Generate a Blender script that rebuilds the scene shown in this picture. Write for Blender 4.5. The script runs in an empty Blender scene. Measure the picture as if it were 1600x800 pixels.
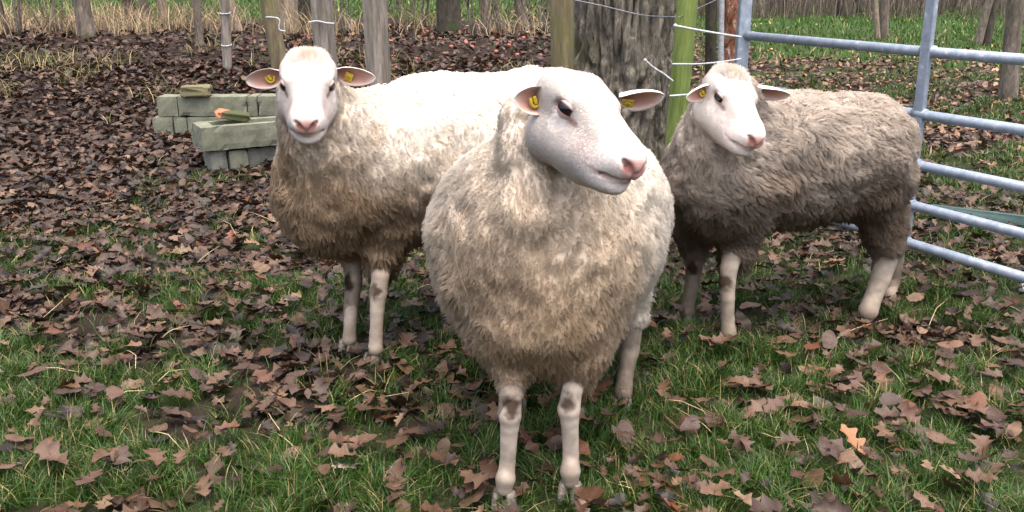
import bpy, math, random
import numpy as np
from mathutils import kdtree
random.seed(7); rng = np.random.default_rng(7)
R = math.radians
scene = bpy.context.scene
COL = scene.collection

# ---------------------------------------------------------------- camera, sky, sun, exposure
CAM_H, PITCH, FPX = 1.25, R(17.4), 1400.0
cam = bpy.data.cameras.new("camera"); cam.sensor_width = 36.0; cam.lens = 36.0 * FPX / 1600.0
cam.clip_start = 0.05; cam.clip_end = 800
camo = bpy.data.objects.new("camera", cam); COL.objects.link(camo)
camo.location = (0, 0, CAM_H); camo.rotation_euler = (math.pi / 2 - PITCH, 0, 0)
scene.camera = camo

SUN_EL, SUN_AZ = 76.0, 150.0            # azimuth measured from +Y (away from the camera) towards +X
world = bpy.data.worlds.new("World"); scene.world = world; world.use_nodes = True
nt = world.node_tree
sky = nt.nodes.new("ShaderNodeTexSky"); sky.sky_type = 'NISHITA'; sky.sun_disc = False
sky.sun_elevation = R(SUN_EL); sky.sun_rotation = R(SUN_AZ); sky.air_density = 0.7; sky.dust_density = 8.0; sky.ozone_density = 0.6
nt.nodes["Background"].inputs["Strength"].default_value = 0.15
nt.links.new(sky.outputs[0], nt.nodes["Background"].inputs["Color"])
sl = bpy.data.lights.new("sun", 'SUN'); sl.energy = 0.85; sl.angle = R(130); sl.color = (1.0, 0.96, 0.90)
so = bpy.data.objects.new("sun", sl); COL.objects.link(so)
so.rotation_euler = (R(90 - SUN_EL), 0, R(180 - SUN_AZ))
so.location = (3, 4, 8)

scene.view_settings.view_transform = 'Standard'; scene.view_settings.look = 'None'
scene.view_settings.gamma = 1.0; scene.view_settings.use_curve_mapping = False
scene.view_settings.exposure = 1.55
scene.render.engine = 'CYCLES'
scene.cycles.use_denoising = True
scene.cycles.max_bounces = 6; scene.cycles.diffuse_bounces = 4; scene.cycles_curves.subdivisions = 1
scene.cycles_curves.shape = 'RIBBONS'

# ---------------------------------------------------------------- small maths
def rayof(u, v):
    a = (u - 800.0) / FPX; b = (400.0 - v) / FPX
    c, s = math.cos(PITCH), math.sin(PITCH)
    return np.array([a, c + b * s, -s + b * c])
def P(u, v, y):
    """point seen in direction (u,v) at the given distance north"""
    d = rayof(u, v); return np.array([0, 0, CAM_H]) + d * (y / d[1])
def camvec(a):
    """(right, up, towards viewer) -> world, normalised"""
    c, s = math.cos(PITCH), math.sin(PITCH)
    v = np.array([1, 0, 0]) * a[0] + np.array([0, s, c]) * a[1] - np.array([0, c, -s]) * a[2]
    return v / np.linalg.norm(v)
def sstep(a, b, x):
    t = np.clip((x - a) / (b - a), 0, 1); return t * t * (3 - 2 * t)
def _hash(i, j, k, seed):
    n = (i.astype(np.int64) * 374761393 + j.astype(np.int64) * 668265263 + k.astype(np.int64) * 2147483647 + seed * 974711) & 0x7fffffff
    n = ((n ^ (n >> 13)) * 1274126177) & 0x7fffffff
    n = n ^ (n >> 16)
    return (n & 0xffff) / 65535.0
def vnoise(p, seed=0):
    p = np.asarray(p, dtype=np.float64); f = np.floor(p); w = p - f; w = w * w * (3 - 2 * w)
    i, j, k = (f[..., a].astype(np.int64) for a in range(3)); r = 0
    for a in (0, 1):
        for b in (0, 1):
            for c in (0, 1):
                r = r + _hash(i + a, j + b, k + c, seed) * (w[..., 0] if a else 1 - w[..., 0]) * (w[..., 1] if b else 1 - w[..., 1]) * (w[..., 2] if c else 1 - w[..., 2])
    return r
def fbm(p, seed=0, oct=3):
    r = 0; a = .5; t = 0; p = np.asarray(p, dtype=np.float64)
    for o in range(oct):
        r = r + a * vnoise(p * (2 ** o), seed + o); t += a; a *= .5
    return r / t
def n2(x, y, s, seed=0, oct=3):
    return fbm(np.stack([np.asarray(x) * s, np.asarray(y) * s, np.zeros_like(np.asarray(x, dtype=float)) + .37], -1), seed, oct)
def terrain(x, y):
    x = np.asarray(x, dtype=float); y = np.asarray(y, dtype=float)
    bank = sstep(7.2, 10.6, y) * (1 - sstep(.6, 3.2, x)) * .5
    far = sstep(11, 30, y) * .25
    fine = (n2(x, y, 2.2, 3, 2) - .5) * .05 + (n2(x, y, 9, 5, 2) - .5) * .022
    lump = (n2(x, y, .7, 9, 2) - .5) * .16 * sstep(5, 9, y)
    return bank + far + fine * sstep(1.0, 1.6, y) + lump
def ground(u, v):
    d = rayof(u, v); lo, hi = .8, 80.0
    for _ in range(3):
        t = np.linspace(lo, hi, 60); b = CAM_H + d[2] * t <= terrain(d[0] * t, d[1] * t)
        k = int(np.argmax(b)) if b.any() else 59; lo, hi = t[max(k - 1, 0)], t[k]
    return np.array([0, 0, CAM_H]) + d * hi

# ---------------------------------------------------------------- object helpers
def link(o, parent=None):
    COL.objects.link(o)
    if parent is not None:
        o.parent = parent; bpy_mat_inv(o, parent)
    return o
def bpy_mat_inv(o, parent):
    from mathutils import Matrix
    o.matrix_parent_inverse = Matrix.Translation(parent_world(parent)).inverted()
def parent_world(p):
    from mathutils import Vector
    v = Vector(p.location)
    return v
def tag(o, label=None, cat=None, group=None, kind=None):
    if label: o["label"] = label
    if cat: o["category"] = cat
    if group: o["group"] = group
    if kind: o["kind"] = kind
    return o
def empty(name, loc, label, cat, group=None):
    o = bpy.data.objects.new(name, None); COL.objects.link(o); o.location = tuple(loc); o.empty_display_size = .1
    return tag(o, label, cat, group)
def mesh(name, V, F, col=None, smooth=True):
    V = np.asarray(V, dtype=np.float32).reshape(-1, 3)
    me = bpy.data.meshes.new(name)
    if isinstance(F, np.ndarray):
        n = F.shape[1]; me.vertices.add(len(V)); me.vertices.foreach_set("co", V.ravel())
        me.loops.add(F.size); me.loops.foreach_set("vertex_index", F.astype(np.int32).ravel())
        me.polygons.add(len(F)); me.polygons.foreach_set("loop_start", np.arange(0, F.size, n, dtype=np.int32))
        me.update(calc_edges=True)
    else:
        me.from_pydata([tuple(map(float, v)) for v in V], [], F); me.update()
    me.polygons.foreach_set("use_smooth", [smooth] * len(me.polygons))
    if col is not None:
        a = me.attributes.new("Col", 'FLOAT_COLOR', 'POINT')
        c = np.ones((len(V), 4), dtype=np.float32); c[:, :3] = col
        a.data.foreach_set("color", c.ravel())
    return me
def obj(name, me, m, parent=None):
    if m is not None: me.materials.append(m)
    o = bpy.data.objects.new(name, me); COL.objects.link(o)
    if parent is not None:
        o.parent = parent          # parents of world-space parts are handled by child_of
    return o
def part(name, V, F, m, parent, col=None, smooth=True, at=None):
    """mesh given in world space, child of `parent` whose world origin is `at` (default: its location)"""
    base = np.array(parent["_o"]) if "_o" in parent else np.array(parent.location)
    o = obj(name, mesh(name, np.asarray(V) - base, F, col, smooth), m, parent)
    return o
def subpart(name, V, F, m, p, root, col=None, smooth=True):
    base = np.array(root.location)
    o = obj(name, mesh(name, np.asarray(V) - base, F, col, smooth), m, p)
    return o
class MB:
    def __init__(s): s.V = []; s.F = []; s.n = 0
    def add(s, V, F):
        V = np.asarray(V, float); s.V.append(V); s.F += [tuple(int(i) + s.n for i in f) for f in F]; s.n += len(V); return s
    def get(s): return np.concatenate(s.V), s.F
def frame_of(d):
    d = np.asarray(d, float); d = d / np.linalg.norm(d)
    a = np.array([0, 0, 1.0]) if abs(d[2]) < .9 else np.array([1.0, 0, 0])
    x = np.cross(a, d); x /= np.linalg.norm(x); return x, np.cross(d, x), d
def tube(path, rad, sides=10, cap=True, jitter=0, seed=0, squash=None):
    path = np.asarray(path, float); n = len(path); rad = np.broadcast_to(np.asarray(rad, float), (n,))
    V = []; F = []
    T = np.gradient(path, axis=0); x, y, _ = frame_of(T[0])
    for i in range(n):
        t = T[i] / np.linalg.norm(T[i]); x = x - t * x.dot(t); x /= np.linalg.norm(x); y = np.cross(t, x)
        th = np.arange(sides) * 2 * math.pi / sides
        r = rad[i] * np.ones(sides)
        ring = path[i] + np.outer(np.cos(th) * r, x) + np.outer(np.sin(th) * r * (squash or 1), y)
        V.append(ring)
    V = np.concatenate(V)
    if jitter:
        c = np.repeat(path, sides, 0); d = V - c
        V = c + d * (1 + jitter * (fbm(V * 9, seed, 3) - .5)[:, None] * 2)
    for i in range(n - 1):
        for j in range(sides):
            k = (j + 1) % sides; F.append((i * sides + j, i * sides + k, (i + 1) * sides + k, (i + 1) * sides + j))
    if cap:
        F.append(tuple(range(sides - 1, -1, -1))); F.append(tuple(range((n - 1) * sides, n * sides)))
    return V, F
def spline(pts, n):
    pts = np.asarray(pts, float)
    if len(pts) == 2: return pts[0] + (pts[1] - pts[0]) * np.linspace(0, 1, n)[:, None]
    d = np.r_[0, np.cumsum(np.linalg.norm(np.diff(pts, axis=0), axis=1))]; d /= d[-1]
    m = np.gradient(pts, d, axis=0); out = []
    for t in np.linspace(0, 1, n):
        i = min(np.searchsorted(d, t, side='right') - 1, len(pts) - 2); h = d[i + 1] - d[i]; s = (t - d[i]) / h
        out.append((2 * s**3 - 3 * s**2 + 1) * pts[i] + (s**3 - 2 * s**2 + s) * h * m[i] + (-2 * s**3 + 3 * s**2) * pts[i + 1] + (s**3 - s**2) * h * m[i + 1])
    return np.array(out)

# ---------------------------------------------------------------- materials
def material(name, build):
    m = bpy.data.materials.new(name); m.use_nodes = True; t = m.node_tree; b = t.nodes["Principled BSDF"]
    build(t, b); return m
def node(t, typ, **kw):
    n = t.nodes.new(typ)
    for k, v in kw.items(): setattr(n, k, v)
    return n
def noise(t, scale, detail=4, rough=.6, vec=None, dist=0):
    n = node(t, "ShaderNodeTexNoise"); n.inputs["Scale"].default_value = scale; n.inputs["Detail"].default_value = detail
    n.inputs["Roughness"].default_value = rough; n.inputs["Distortion"].default_value = dist
    if vec is not None: t.links.new(vec, n.inputs["Vector"])
    return n
def ramp(t, src, stops):
    r = node(t, "ShaderNodeValToRGB"); e = r.color_ramp.elements
    while len(e) < len(stops): e.new(.5)
    for q, (p, c) in zip(e, stops): q.position = p; q.color = (*c, 1) if len(c) == 3 else c
    t.links.new(src, r.inputs[0]); return r
def mixc(t, fac, a, b, mode='MIX'):
    m = node(t, "ShaderNodeMix", data_type='RGBA', blend_type=mode)
    for s, v in ((m.inputs[0], fac), (m.inputs[6], a), (m.inputs[7], b)):
        if isinstance(v, (int, float)): s.default_value = v
        elif isinstance(v, tuple): s.default_value = (*v, 1)
        else: t.links.new(v, s)
    return m.outputs[2]
def bump(t, b, h, strength=.5, dist=.02):
    n = node(t, "ShaderNodeBump"); n.inputs["Strength"].default_value = strength; n.inputs["Distance"].default_value = dist
    t.links.new(h, n.inputs["Height"]); t.links.new(n.outputs[0], b.inputs["Normal"])
def objcoord(t, scale=(1, 1, 1)):
    c = node(t, "ShaderNodeTexCoord"); mp = node(t, "ShaderNodeMapping"); mp.inputs["Scale"].default_value = scale
    t.links.new(c.outputs["Object"], mp.inputs["Vector"]); return mp.outputs[0]
def attr(t, name="Col"):
    a = node(t, "ShaderNodeAttribute"); a.attribute_name = name; return a.outputs["Color"]

def m_ground(t, b):
    v = objcoord(t); n1 = noise(t, 6, 6, .65, v); n2_ = noise(t, 38, 5, .7, v)
    mud = ramp(t, n1.outputs[0], [(.3, (.014, .010, .008)), (.55, (.032, .022, .017)), (.75, (.055, .038, .029))])
    gr = ramp(t, n2_.outputs[0], [(.3, (.016, .026, .008)), (.6, (.04, .07, .018)), (.8, (.07, .10, .03))])
    a = node(t, "ShaderNodeAttribute"); a.attribute_name = "Col"
    sep = node(t, "ShaderNodeSeparateColor"); t.links.new(a.outputs["Color"], sep.inputs[0])
    t.links.new(mixc(t, sep.outputs[0], mud.outputs[0], gr.outputs[0]), b.inputs["Base Color"])
    b.inputs["Roughness"].default_value = .9; b.inputs["Specular IOR Level"].default_value = .12
    bump(t, b, n2_.outputs[0], .8, .03)
M_ground = material("mud_and_turf", m_ground)

def m_vcol(rough, spec=.4, trans=0, var=.25, scale=30):
    def f(t, b):
        n = noise(t, scale, 4, .6, objcoord(t))
        c = mixc(t, 1.0, attr(t), ramp(t, n.outputs[0], [(.25, (1 - var,) * 3), (.75, (1 + var,) * 3)]).outputs[0], 'MULTIPLY')
        t.links.new(c, b.inputs["Base Color"]); b.inputs["Roughness"].default_value = rough
        b.inputs["Specular IOR Level"].default_value = spec
        if trans:
            tr = node(t, "ShaderNodeBsdfTranslucent"); t.links.new(c, tr.inputs[0])
            mx = node(t, "ShaderNodeMixShader"); mx.inputs[0].default_value = trans
            t.links.new(b.outputs[0], mx.inputs[1]); t.links.new(tr.outputs[0], mx.inputs[2])
            t.links.new(mx.outputs[0], t.nodes["Material Output"].inputs[0])
    return f
M_grass = material("grass_blade", m_vcol(.45, .35, .25, .2, 8))
M_leafmass = material("dead_leaf_mass", m_vcol(.5, .35, .08, .35, 60))
M_dry = material("dry_stalk", m_vcol(.6, .3, .15, .2, 8))
def m_leaf1(t, b):
    n = noise(t, 45, 5, .65, objcoord(t)); oi = node(t, "ShaderNodeObjectInfo")
    r = ramp(t, oi.outputs["Random"], [(0, (.026, .018, .018)), (.13, (.095, .055, .042)), (.3, (.165, .108, .083)), (.45, (.060, .038, .031)),
        (.6, (.20, .138, .108)), (.72, (.115, .074, .062)), (.84, (.085, .068, .070)), (.93, (.165, .07, .036)), (1, (.27, .20, .165))])
    c = mixc(t, 1.0, r.outputs[0], ramp(t, n.outputs[0], [(.25, (.6,) * 3), (.75, (1.25,) * 3)]).outputs[0], 'MULTIPLY')
    c = mixc(t, 1.0, mixc(t, 1.0, c, attr(t), 'MULTIPLY'), (.56, .46, .345), 'MULTIPLY')
    t.links.new(c, b.inputs["Base Color"]); b.inputs["Roughness"].default_value = .45; b.inputs["Specular IOR Level"].default_value = .4
    bump(t, b, n.outputs[0], .4, .004)
M_leaf1 = material("dead_oak_leaf", m_leaf1)
def leafmat(name, c):
    def f(t, b):
        n = noise(t, 45, 5, .65, objcoord(t))
        k = mixc(t, 1.0, c, ramp(t, n.outputs[0], [(.25, (.6,) * 3), (.75, (1.25,) * 3)]).outputs[0], 'MULTIPLY')
        t.links.new(mixc(t, 1.0, k, attr(t), 'MULTIPLY'), b.inputs["Base Color"]); b.inputs["Roughness"].default_value = .5
        bump(t, b, n.outputs[0], .4, .004)
    return material(name, f)

def m_wool(t, b):
    d = node(t, "ShaderNodeBsdfDiffuse"); tr = node(t, "ShaderNodeBsdfTranslucent"); mx = node(t, "ShaderNodeMixShader")
    c = attr(t); t.links.new(c, d.inputs[0]); t.links.new(c, tr.inputs[0]); mx.inputs[0].default_value = .28
    na = node(t, "ShaderNodeAttribute"); na.attribute_name = "lie"; t.links.new(na.outputs["Vector"], d.inputs["Normal"])
    t.links.new(d.outputs[0], mx.inputs[1]); t.links.new(tr.outputs[0], mx.inputs[2]); t.links.new(mx.outputs[0], t.nodes["Material Output"].inputs[0])
M_wool = material("wool_fibre", m_wool)
def m_skin(t, b):
    n = noise(t, 60, 4, .6, objcoord(t))
    c = mixc(t, 1.0, attr(t), ramp(t, n.outputs[0], [(.25, (.9,) * 3), (.75, (1.05,) * 3)]).outputs[0], 'MULTIPLY')
    t.links.new(c, b.inputs["Base Color"]); b.inputs["Roughness"].default_value = .75; b.inputs["Specular IOR Level"].default_value = .25
    n3 = noise(t, 260, 3, .6, objcoord(t)); bump(t, b, n3.outputs[0], .25, .003)
M_skin = material("sheep_skin_and_short_hair", m_skin)
def m_eye(t, b):
    t.links.new(attr(t), b.inputs["Base Color"]); b.inputs["Roughness"].default_value = .08; b.inputs["Coat Weight"].default_value = .15
M_eye = material("eye", m_eye)
def m_tag(t, b):
    n = noise(t, 80, 3, .6, objcoord(t))
    t.links.new(ramp(t, n.outputs[0], [(.3, (.42, .29, .02)), (.7, (.62, .47, .04))]).outputs[0], b.inputs["Base Color"]); b.inputs["Roughness"].default_value = .45
M_tag = material("yellow_plastic", m_tag)
def m_hoof(t, b):
    n = noise(t, 50, 4, .6, objcoord(t, (1, 1, 4)))
    t.links.new(ramp(t, n.outputs[0], [(.3, (.06, .05, .042)), (.7, (.22, .19, .16))]).outputs[0], b.inputs["Base Color"]); b.inputs["Roughness"].default_value = .6
M_hoof = material("hoof_horn", m_hoof)
def barkmat(name, dark, light, moss=0.0, mossc=(.045, .065, .015), sz=14, bstr=1.0, coords=(1, 1, .28)):
    def f(t, b):
        v = objcoord(t, coords); n = noise(t, sz, 6, .7, v, .4); w = noise(t, sz * 3.2, 5, .7, v)
        r = ramp(t, n.outputs[0], [(.32, dark), (.68, light)])
        c = mixc(t, 1.0, r.outputs[0], ramp(t, w.outputs[0], [(.3, (.55,) * 3), (.7, (1.3,) * 3)]).outputs[0], 'MULTIPLY')
        if moss:
            mn = noise(t, 2.4, 5, .7, objcoord(t)); mr = ramp(t, mn.outputs[0], [(.62 - moss * .4, (0, 0, 0)), (.78 - moss * .4, (1, 1, 1))])
            c = mixc(t, mr.outputs[0], c, mossc)
        t.links.new(c, b.inputs["Base Color"]); b.inputs["Roughness"].default_value = .9
        bump(t, b, n.outputs[0], bstr, .03)
    return material(name, f)
M_oak = barkmat("oak_bark", (.035, .030, .022), (.34, .31, .25), .30, (.08, .082, .032), 26, 1, (1, 1, .30))
M_bark = barkmat("grey_bark", (.06, .05, .04), (.24, .20, .16), .25, (.075, .085, .03), 18)
M_bark_dark = barkmat("dark_bark", (.018, .016, .012), (.09, .075, .055), .35, (.03, .045, .012), 18)
M_bark_tan = barkmat("tan_bark", (.12, .09, .06), (.33, .27, .2), .15, (.1, .11, .04), 18)
M_post = barkmat("weathered_post_wood", (.11, .095, .078), (.33, .295, .255), .18, (.12, .115, .05), 22, .7, (1, 1, .1))
M_post_green = barkmat("algae_green_post", (.10, .15, .025), (.21, .27, .075), 0, (.1, .1, .1), 12, .3, (1, 1, .15))
M_post_brown = barkmat("brown_post_wood", (.085, .065, .04), (.24, .2, .12), .4, (.12, .12, .04), 22, .7, (1, 1, .1))
def m_galv(t, b):
    v = objcoord(t); n = noise(t, 26, 5, .65, v); vo = node(t, "ShaderNodeTexVoronoi"); vo.inputs["Scale"].default_value = 60; t.links.new(v, vo.inputs["Vector"])
    c = ramp(t, n.outputs[0], [(.35, (.22, .27, .34)), (.62, (.34, .39, .46)), (.72, (.60, .63, .66))])
    t.links.new(c.outputs[0], b.inputs["Base Color"]); b.inputs["Metallic"].default_value = .35
    t.links.new(ramp(t, vo.outputs["Color"], [(0, (.4,) * 3), (1, (.62,) * 3)]).outputs[0], b.inputs["Roughness"])
    bump(t, b, n.outputs[0], .15, .004)
M_galv = material("galvanised_steel", m_galv)
def m_rust(t, b):
    v = objcoord(t, (1, 1, .35)); n = noise(t, 24, 6, .75, v, .8)
    c = ramp(t, n.outputs[0], [(.3, (.02, .014, .012)), (.43, (.06, .025, .015)), (.5, (.2, .07, .03)), (.57, (.30, .14, .08)), (.62, (.5, .5, .5))])
    t.links.new(c.outputs[0], b.inputs["Base Color"]); b.inputs["Roughness"].default_value = .85; bump(t, b, n.outputs[0], .6, .01)
M_rust = material("peeling_rust", m_rust)
def m_white(t, b):
    n = noise(t, 60, 4, .6, objcoord(t)); t.links.new(ramp(t, n.outputs[0], [(.3, (.25, .27, .29)), (.7, (.55, .57, .6))]).outputs[0], b.inputs["Base Color"]); b.inputs["Roughness"].default_value = .5
M_white = material("white_fence_cord", m_white)
def m_wire(t, b):
    n = noise(t, 60, 4, .6, objcoord(t)); t.links.new(ramp(t, n.outputs[0], [(.3, (.1, .11, .13)), (.7, (.25, .27, .3))]).outputs[0], b.inputs["Base Color"]); b.inputs["Roughness"].default_value = .5; b.inputs["Metallic"].default_value = .5
M_wire = material("steel_wire", m_wire)
def concrete(name, base, moss):
    def f(t, b):
        v = objcoord(t); n = noise(t, 9, 6, .65, v); g = noise(t, 120, 4, .7, v); mo = noise(t, 5, 6, .7, v)
        c = ramp(t, n.outputs[0], [(.3, tuple(x * .6 for x in base)), (.7, tuple(min(x * 1.25, .7) for x in base))]).outputs[0]
        c = mixc(t, 1.0, c, ramp(t, g.outputs[0], [(.3, (.75,) * 3), (.7, (1.2,) * 3)]).outputs[0], 'MULTIPLY')
        c = mixc(t, ramp(t, mo.outputs[0], [(.68 - moss * .4, (0, 0, 0)), (.84 - moss * .4, (.75,) * 3)]).outputs[0], c, (.085, .10, .045))
        t.links.new(c, b.inputs["Base Color"]); b.inputs["Roughness"].default_value = .9
        bump(t, b, g.outputs[0], .5, .006)
    return material(name, f)
M_conc = concrete("mossy_concrete", (.175, .185, .135), .34)
M_conc2 = concrete("grey_concrete", (.19, .19, .165), .15)
M_mossrock = concrete("mossy_stone", (.17, .14, .08), .55)
def m_brick(t, b):
    v = objcoord(t); n = noise(t, 22, 5, .7, v); sx = node(t, "ShaderNodeSeparateXYZ"); t.links.new(v, sx.inputs[0])
    ad = node(t, "ShaderNodeMath", operation='MULTIPLY_ADD'); t.links.new(sx.outputs[0], ad.inputs[0]); ad.inputs[1].default_value = 5.0; t.links.new(n.outputs[0], ad.inputs[2])
    c = ramp(t, ad.outputs[0], [(.16, (.40, .15, .08)), (.28, (.05, .06, .02))]); t.links.new(c.outputs[0], b.inputs["Base Color"]); b.inputs["Roughness"].default_value = .9; bump(t, b, n.outputs[0], .8, .01)
M_brick = material("broken_brick", m_brick)
def flat(name, c, rough=.6):
    def f(t, b):
        n = noise(t, 40, 4, .6, objcoord(t)); t.links.new(ramp(t, n.outputs[0], [(.3, tuple(x * .7 for x in c)), (.7, tuple(min(1, x * 1.2) for x in c))]).outputs[0], b.inputs["Base Color"]); b.inputs["Roughness"].default_value = rough
    return material(name, f)
M_teal = flat("teal_paint", (.014, .055, .052)); M_apple = flat("red_apple", (.34, .085, .065), .35); M_apple_y = flat("yellow_apple", (.55, .45, .14), .35)
M_chaff = flat('chaff', (.10, .065, .04)); M_straw = flat("straw", (.42, .33, .17), .55); M_straw_b = flat("brown_stem", (.25, .17, .09)); M_paper = flat("white_scrap", (.75, .75, .75))

# ---------------------------------------------------------------- ground
def grassiness(x, y):
    """how much turf grows at a spot, 0..1"""
    x = np.asarray(x, float); y = np.asarray(y, float)
    n = n2(x, y, 2.0, 21, 2) * .55 + n2(x, y, 6.5, 24, 2) * .45
    b = np.zeros_like(x)
    b += .035 * (1 - sstep(2.4, 3.4, y))
    b += .02 * sstep(.2, .8, x) * (1 - sstep(3.5, 6, y))
    b += .03 * sstep(2.5, 3.0, y) * (1 - sstep(4.4, 5.2, y)); b -= .105 * sstep(3.9, 5.4, y) * (1 - sstep(-.6, .4, x))
    b -= .10 * sstep(5.2, 7, y) * (1 - .7 * sstep(1.5, 2.5, x)); b += .03 * sstep(1.6, 2.4, x) * sstep(4, 5, y)
    b += .12 * np.exp(-((x - 2.6) / 1.2) ** 2 - ((y - 5.2) / .9) ** 2)
    b += .10 * np.exp(-((x - 4.0) / 2.2) ** 2 - ((y - 8.6) / .8) ** 2)
    b -= .12 * np.exp(-((x - 3.2) / 2.0) ** 2 - ((y - 7.2) / .6) ** 2)
    b += .3 * sstep(13, 17, y) * np.maximum(1 - sstep(-.5, 2, x), sstep(3.5, 6, x) * (1 - sstep(20, 25, y)))
    return sstep(.46, .57, n + b)
nx, ny = 260, 300
sx_ = np.linspace(-1, 1, nx); gx = np.sign(sx_) * (np.abs(sx_) * 5 + np.abs(sx_) ** 5 * 115)
sy_ = np.linspace(0, 1, ny); gy = -3 + sy_ * 16 + sy_ ** 6 * 180
GX, GY = np.meshgrid(gx, gy); GZ = terrain(GX, GY)
Vg = np.stack([GX, GY, GZ], -1).reshape(-1, 3)
ii = (np.arange(ny - 1)[:, None] * nx + np.arange(nx - 1)[None]).ravel()
Fg = np.stack([ii, ii + 1, ii + nx + 1, ii + nx], 1)
gcol = np.zeros((len(Vg), 3)); gcol[:, 0] = grassiness(Vg[:, 0], Vg[:, 1])
gcol[:, 0] *= np.where(Vg[:, 1] < 12, .5, 1)
GROUND = obj("ground", mesh("ground", Vg, Fg, gcol), M_ground); tag(GROUND, "muddy paddock ground with turf", None, None, "structure")

# ---------------------------------------------------------------- implicit surfaces for the animals
def pd(pr, X, Y, Z):
    if pr[0] == 'e':
        _, c, r, Rm = pr[:4]
        dx, dy, dz = X - c[0], Y - c[1], Z - c[2]
        if Rm is not None:
            dx, dy, dz = (dx * Rm[0, i] + dy * Rm[1, i] + dz * Rm[2, i] for i in range(3))
        k0 = np.sqrt((dx / r[0]) ** 2 + (dy / r[1]) ** 2 + (dz / r[2]) ** 2) + 1e-6
        k1 = np.sqrt((dx / r[0] ** 2) ** 2 + (dy / r[1] ** 2) ** 2 + (dz / r[2] ** 2) ** 2) + 1e-6
        return k0 * (k0 - 1) / k1
    _, a, b, (ra, rb), = pr[:4]
    ba = b - a; L = ba.dot(ba) + 1e-9
    t = np.clip(((X - a[0]) * ba[0] + (Y - a[1]) * ba[1] + (Z - a[2]) * ba[2]) / L, 0, 1)
    return np.sqrt((X - a[0] - t * ba[0]) ** 2 + (Y - a[1] - t * ba[1]) ** 2 + (Z - a[2] - t * ba[2]) ** 2) - (ra + (rb - ra) * t)
def bb(pr):
    if pr[0] == 'e':
        m = max(pr[2]); return pr[1] - m, pr[1] + m
    a, b, (ra, rb) = pr[1], pr[2], pr[3]; m = max(ra, rb)
    return np.minimum(a, b) - m, np.maximum(a, b) + m
def ell(c, r, k=.03, tg='wool', Rm=None, op='+'): return ('e', np.asarray(c, float), tuple(r), Rm, k, tg, op)
def cone(a, b, ra, rb, k=.03, tg='wool', op='+'): return ('c', np.asarray(a, float), np.asarray(b, float), (ra, rb), k, tg, op)
def field(prims, h):
    los, his = zip(*[bb(p) for p in prims if p[6] == '+']); lo = np.min(los, 0) - 4 * h; hi = np.max(his, 0) + 4 * h
    n = np.ceil((hi - lo) / h).astype(int) + 1
    A = np.full(n, .5, dtype=np.float32)
    ax = [lo[i] + np.arange(n[i]) * h for i in range(3)]
    for p in prims:
        k = p[4]; l, u = bb(p); l = l - k - 3 * h; u = u + k + 3 * h
        i0 = np.clip(np.floor((l - lo) / h).astype(int), 0, n - 1); i1 = np.clip(np.ceil((u - lo) / h).astype(int) + 1, 1, n)
        s = tuple(slice(a, b) for a, b in zip(i0, i1))
        X, Y, Z = np.meshgrid(*[ax[i][s[i]].astype(np.float32) for i in range(3)], indexing='ij', sparse=True)
        d = pd(p, X, Y, Z).astype(np.float32); a = A[s]
        if p[6] == '+':
            hh = np.maximum(k - np.abs(a - d), 0) / k; A[s] = np.minimum(a, d) - hh * hh * k * .25
        else:
            hh = np.maximum(k - np.abs(a + d), 0) / k; A[s] = np.maximum(a, -d) + hh * hh * k * .25
    return A, lo
def surface_nets(A, lo, h):
    S = A < 0
    c = [S[:-1, :-1, :-1], S[1:, :-1, :-1], S[:-1, 1:, :-1], S[1:, 1:, :-1], S[:-1, :-1, 1:], S[1:, :-1, 1:], S[:-1, 1:, 1:], S[1:, 1:, 1:]]
    al = c[0].copy(); an = c[0].copy()
    for q in c[1:]: al &= q; an |= q
    act = an & ~al; I = np.argwhere(act); idx = np.full(act.shape, -1, dtype=np.int32); idx[act] = np.arange(len(I))
    offs = np.array([[0, 0, 0], [1, 0, 0], [0, 1, 0], [1, 1, 0], [0, 0, 1], [1, 0, 1], [0, 1, 1], [1, 1, 1]])
    val = np.stack([A[I[:, 0] + o[0], I[:, 1] + o[1], I[:, 2] + o[2]] for o in offs], 1)
    acc = np.zeros((len(I), 3)); cnt = np.zeros(len(I))
    for a in range(8):
        for b in range(a + 1, 8):
            if np.abs(offs[a] - offs[b]).sum() != 1: continue
            m = (val[:, a] < 0) != (val[:, b] < 0); t = np.where(m, val[:, a] / np.where(m, val[:, a] - val[:, b], 1), 0)
            acc += np.where(m[:, None], offs[a] + t[:, None] * (offs[b] - offs[a]), 0); cnt += m
    V = lo + (I + acc / cnt[:, None]) * h
    F = []
    for ax in range(3):
        a = [slice(None)] * 3; b = [slice(None)] * 3; a[ax] = slice(0, -1); b[ax] = slice(1, None)
        s0 = S[tuple(a)]; s1 = S[tuple(b)]; E = np.argwhere(s0 != s1)
        u, v = [(1, 2), (2, 0), (0, 1)][ax]
        ok = (E[:, u] > 0) & (E[:, v] > 0) & (E[:, u] < S.shape[u] - 1) & (E[:, v] < S.shape[v] - 1); E = E[ok]
        flip = s0[tuple(E.T)]
        def at(du, dv):
            e = E.copy(); e[:, u] += du; e[:, v] += dv; return idx[tuple(e.T)]
        q = np.stack([at(-1, -1), at(0, -1), at(0, 0), at(-1, 0)], 1)
        q[~flip] = q[~flip][:, ::-1]; F.append(q)
    return V, np.concatenate(F)
def vnormals(V, F):
    fn = np.cross(V[F[:, 2]] - V[F[:, 0]], V[F[:, 3]] - V[F[:, 1]]); N = np.zeros_like(V)
    for i in range(4): np.add.at(N, F[:, i], fn)
    return N / (np.linalg.norm(N, axis=1, keepdims=True) + 1e-12), np.linalg.norm(fn, axis=1) * .5

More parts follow.
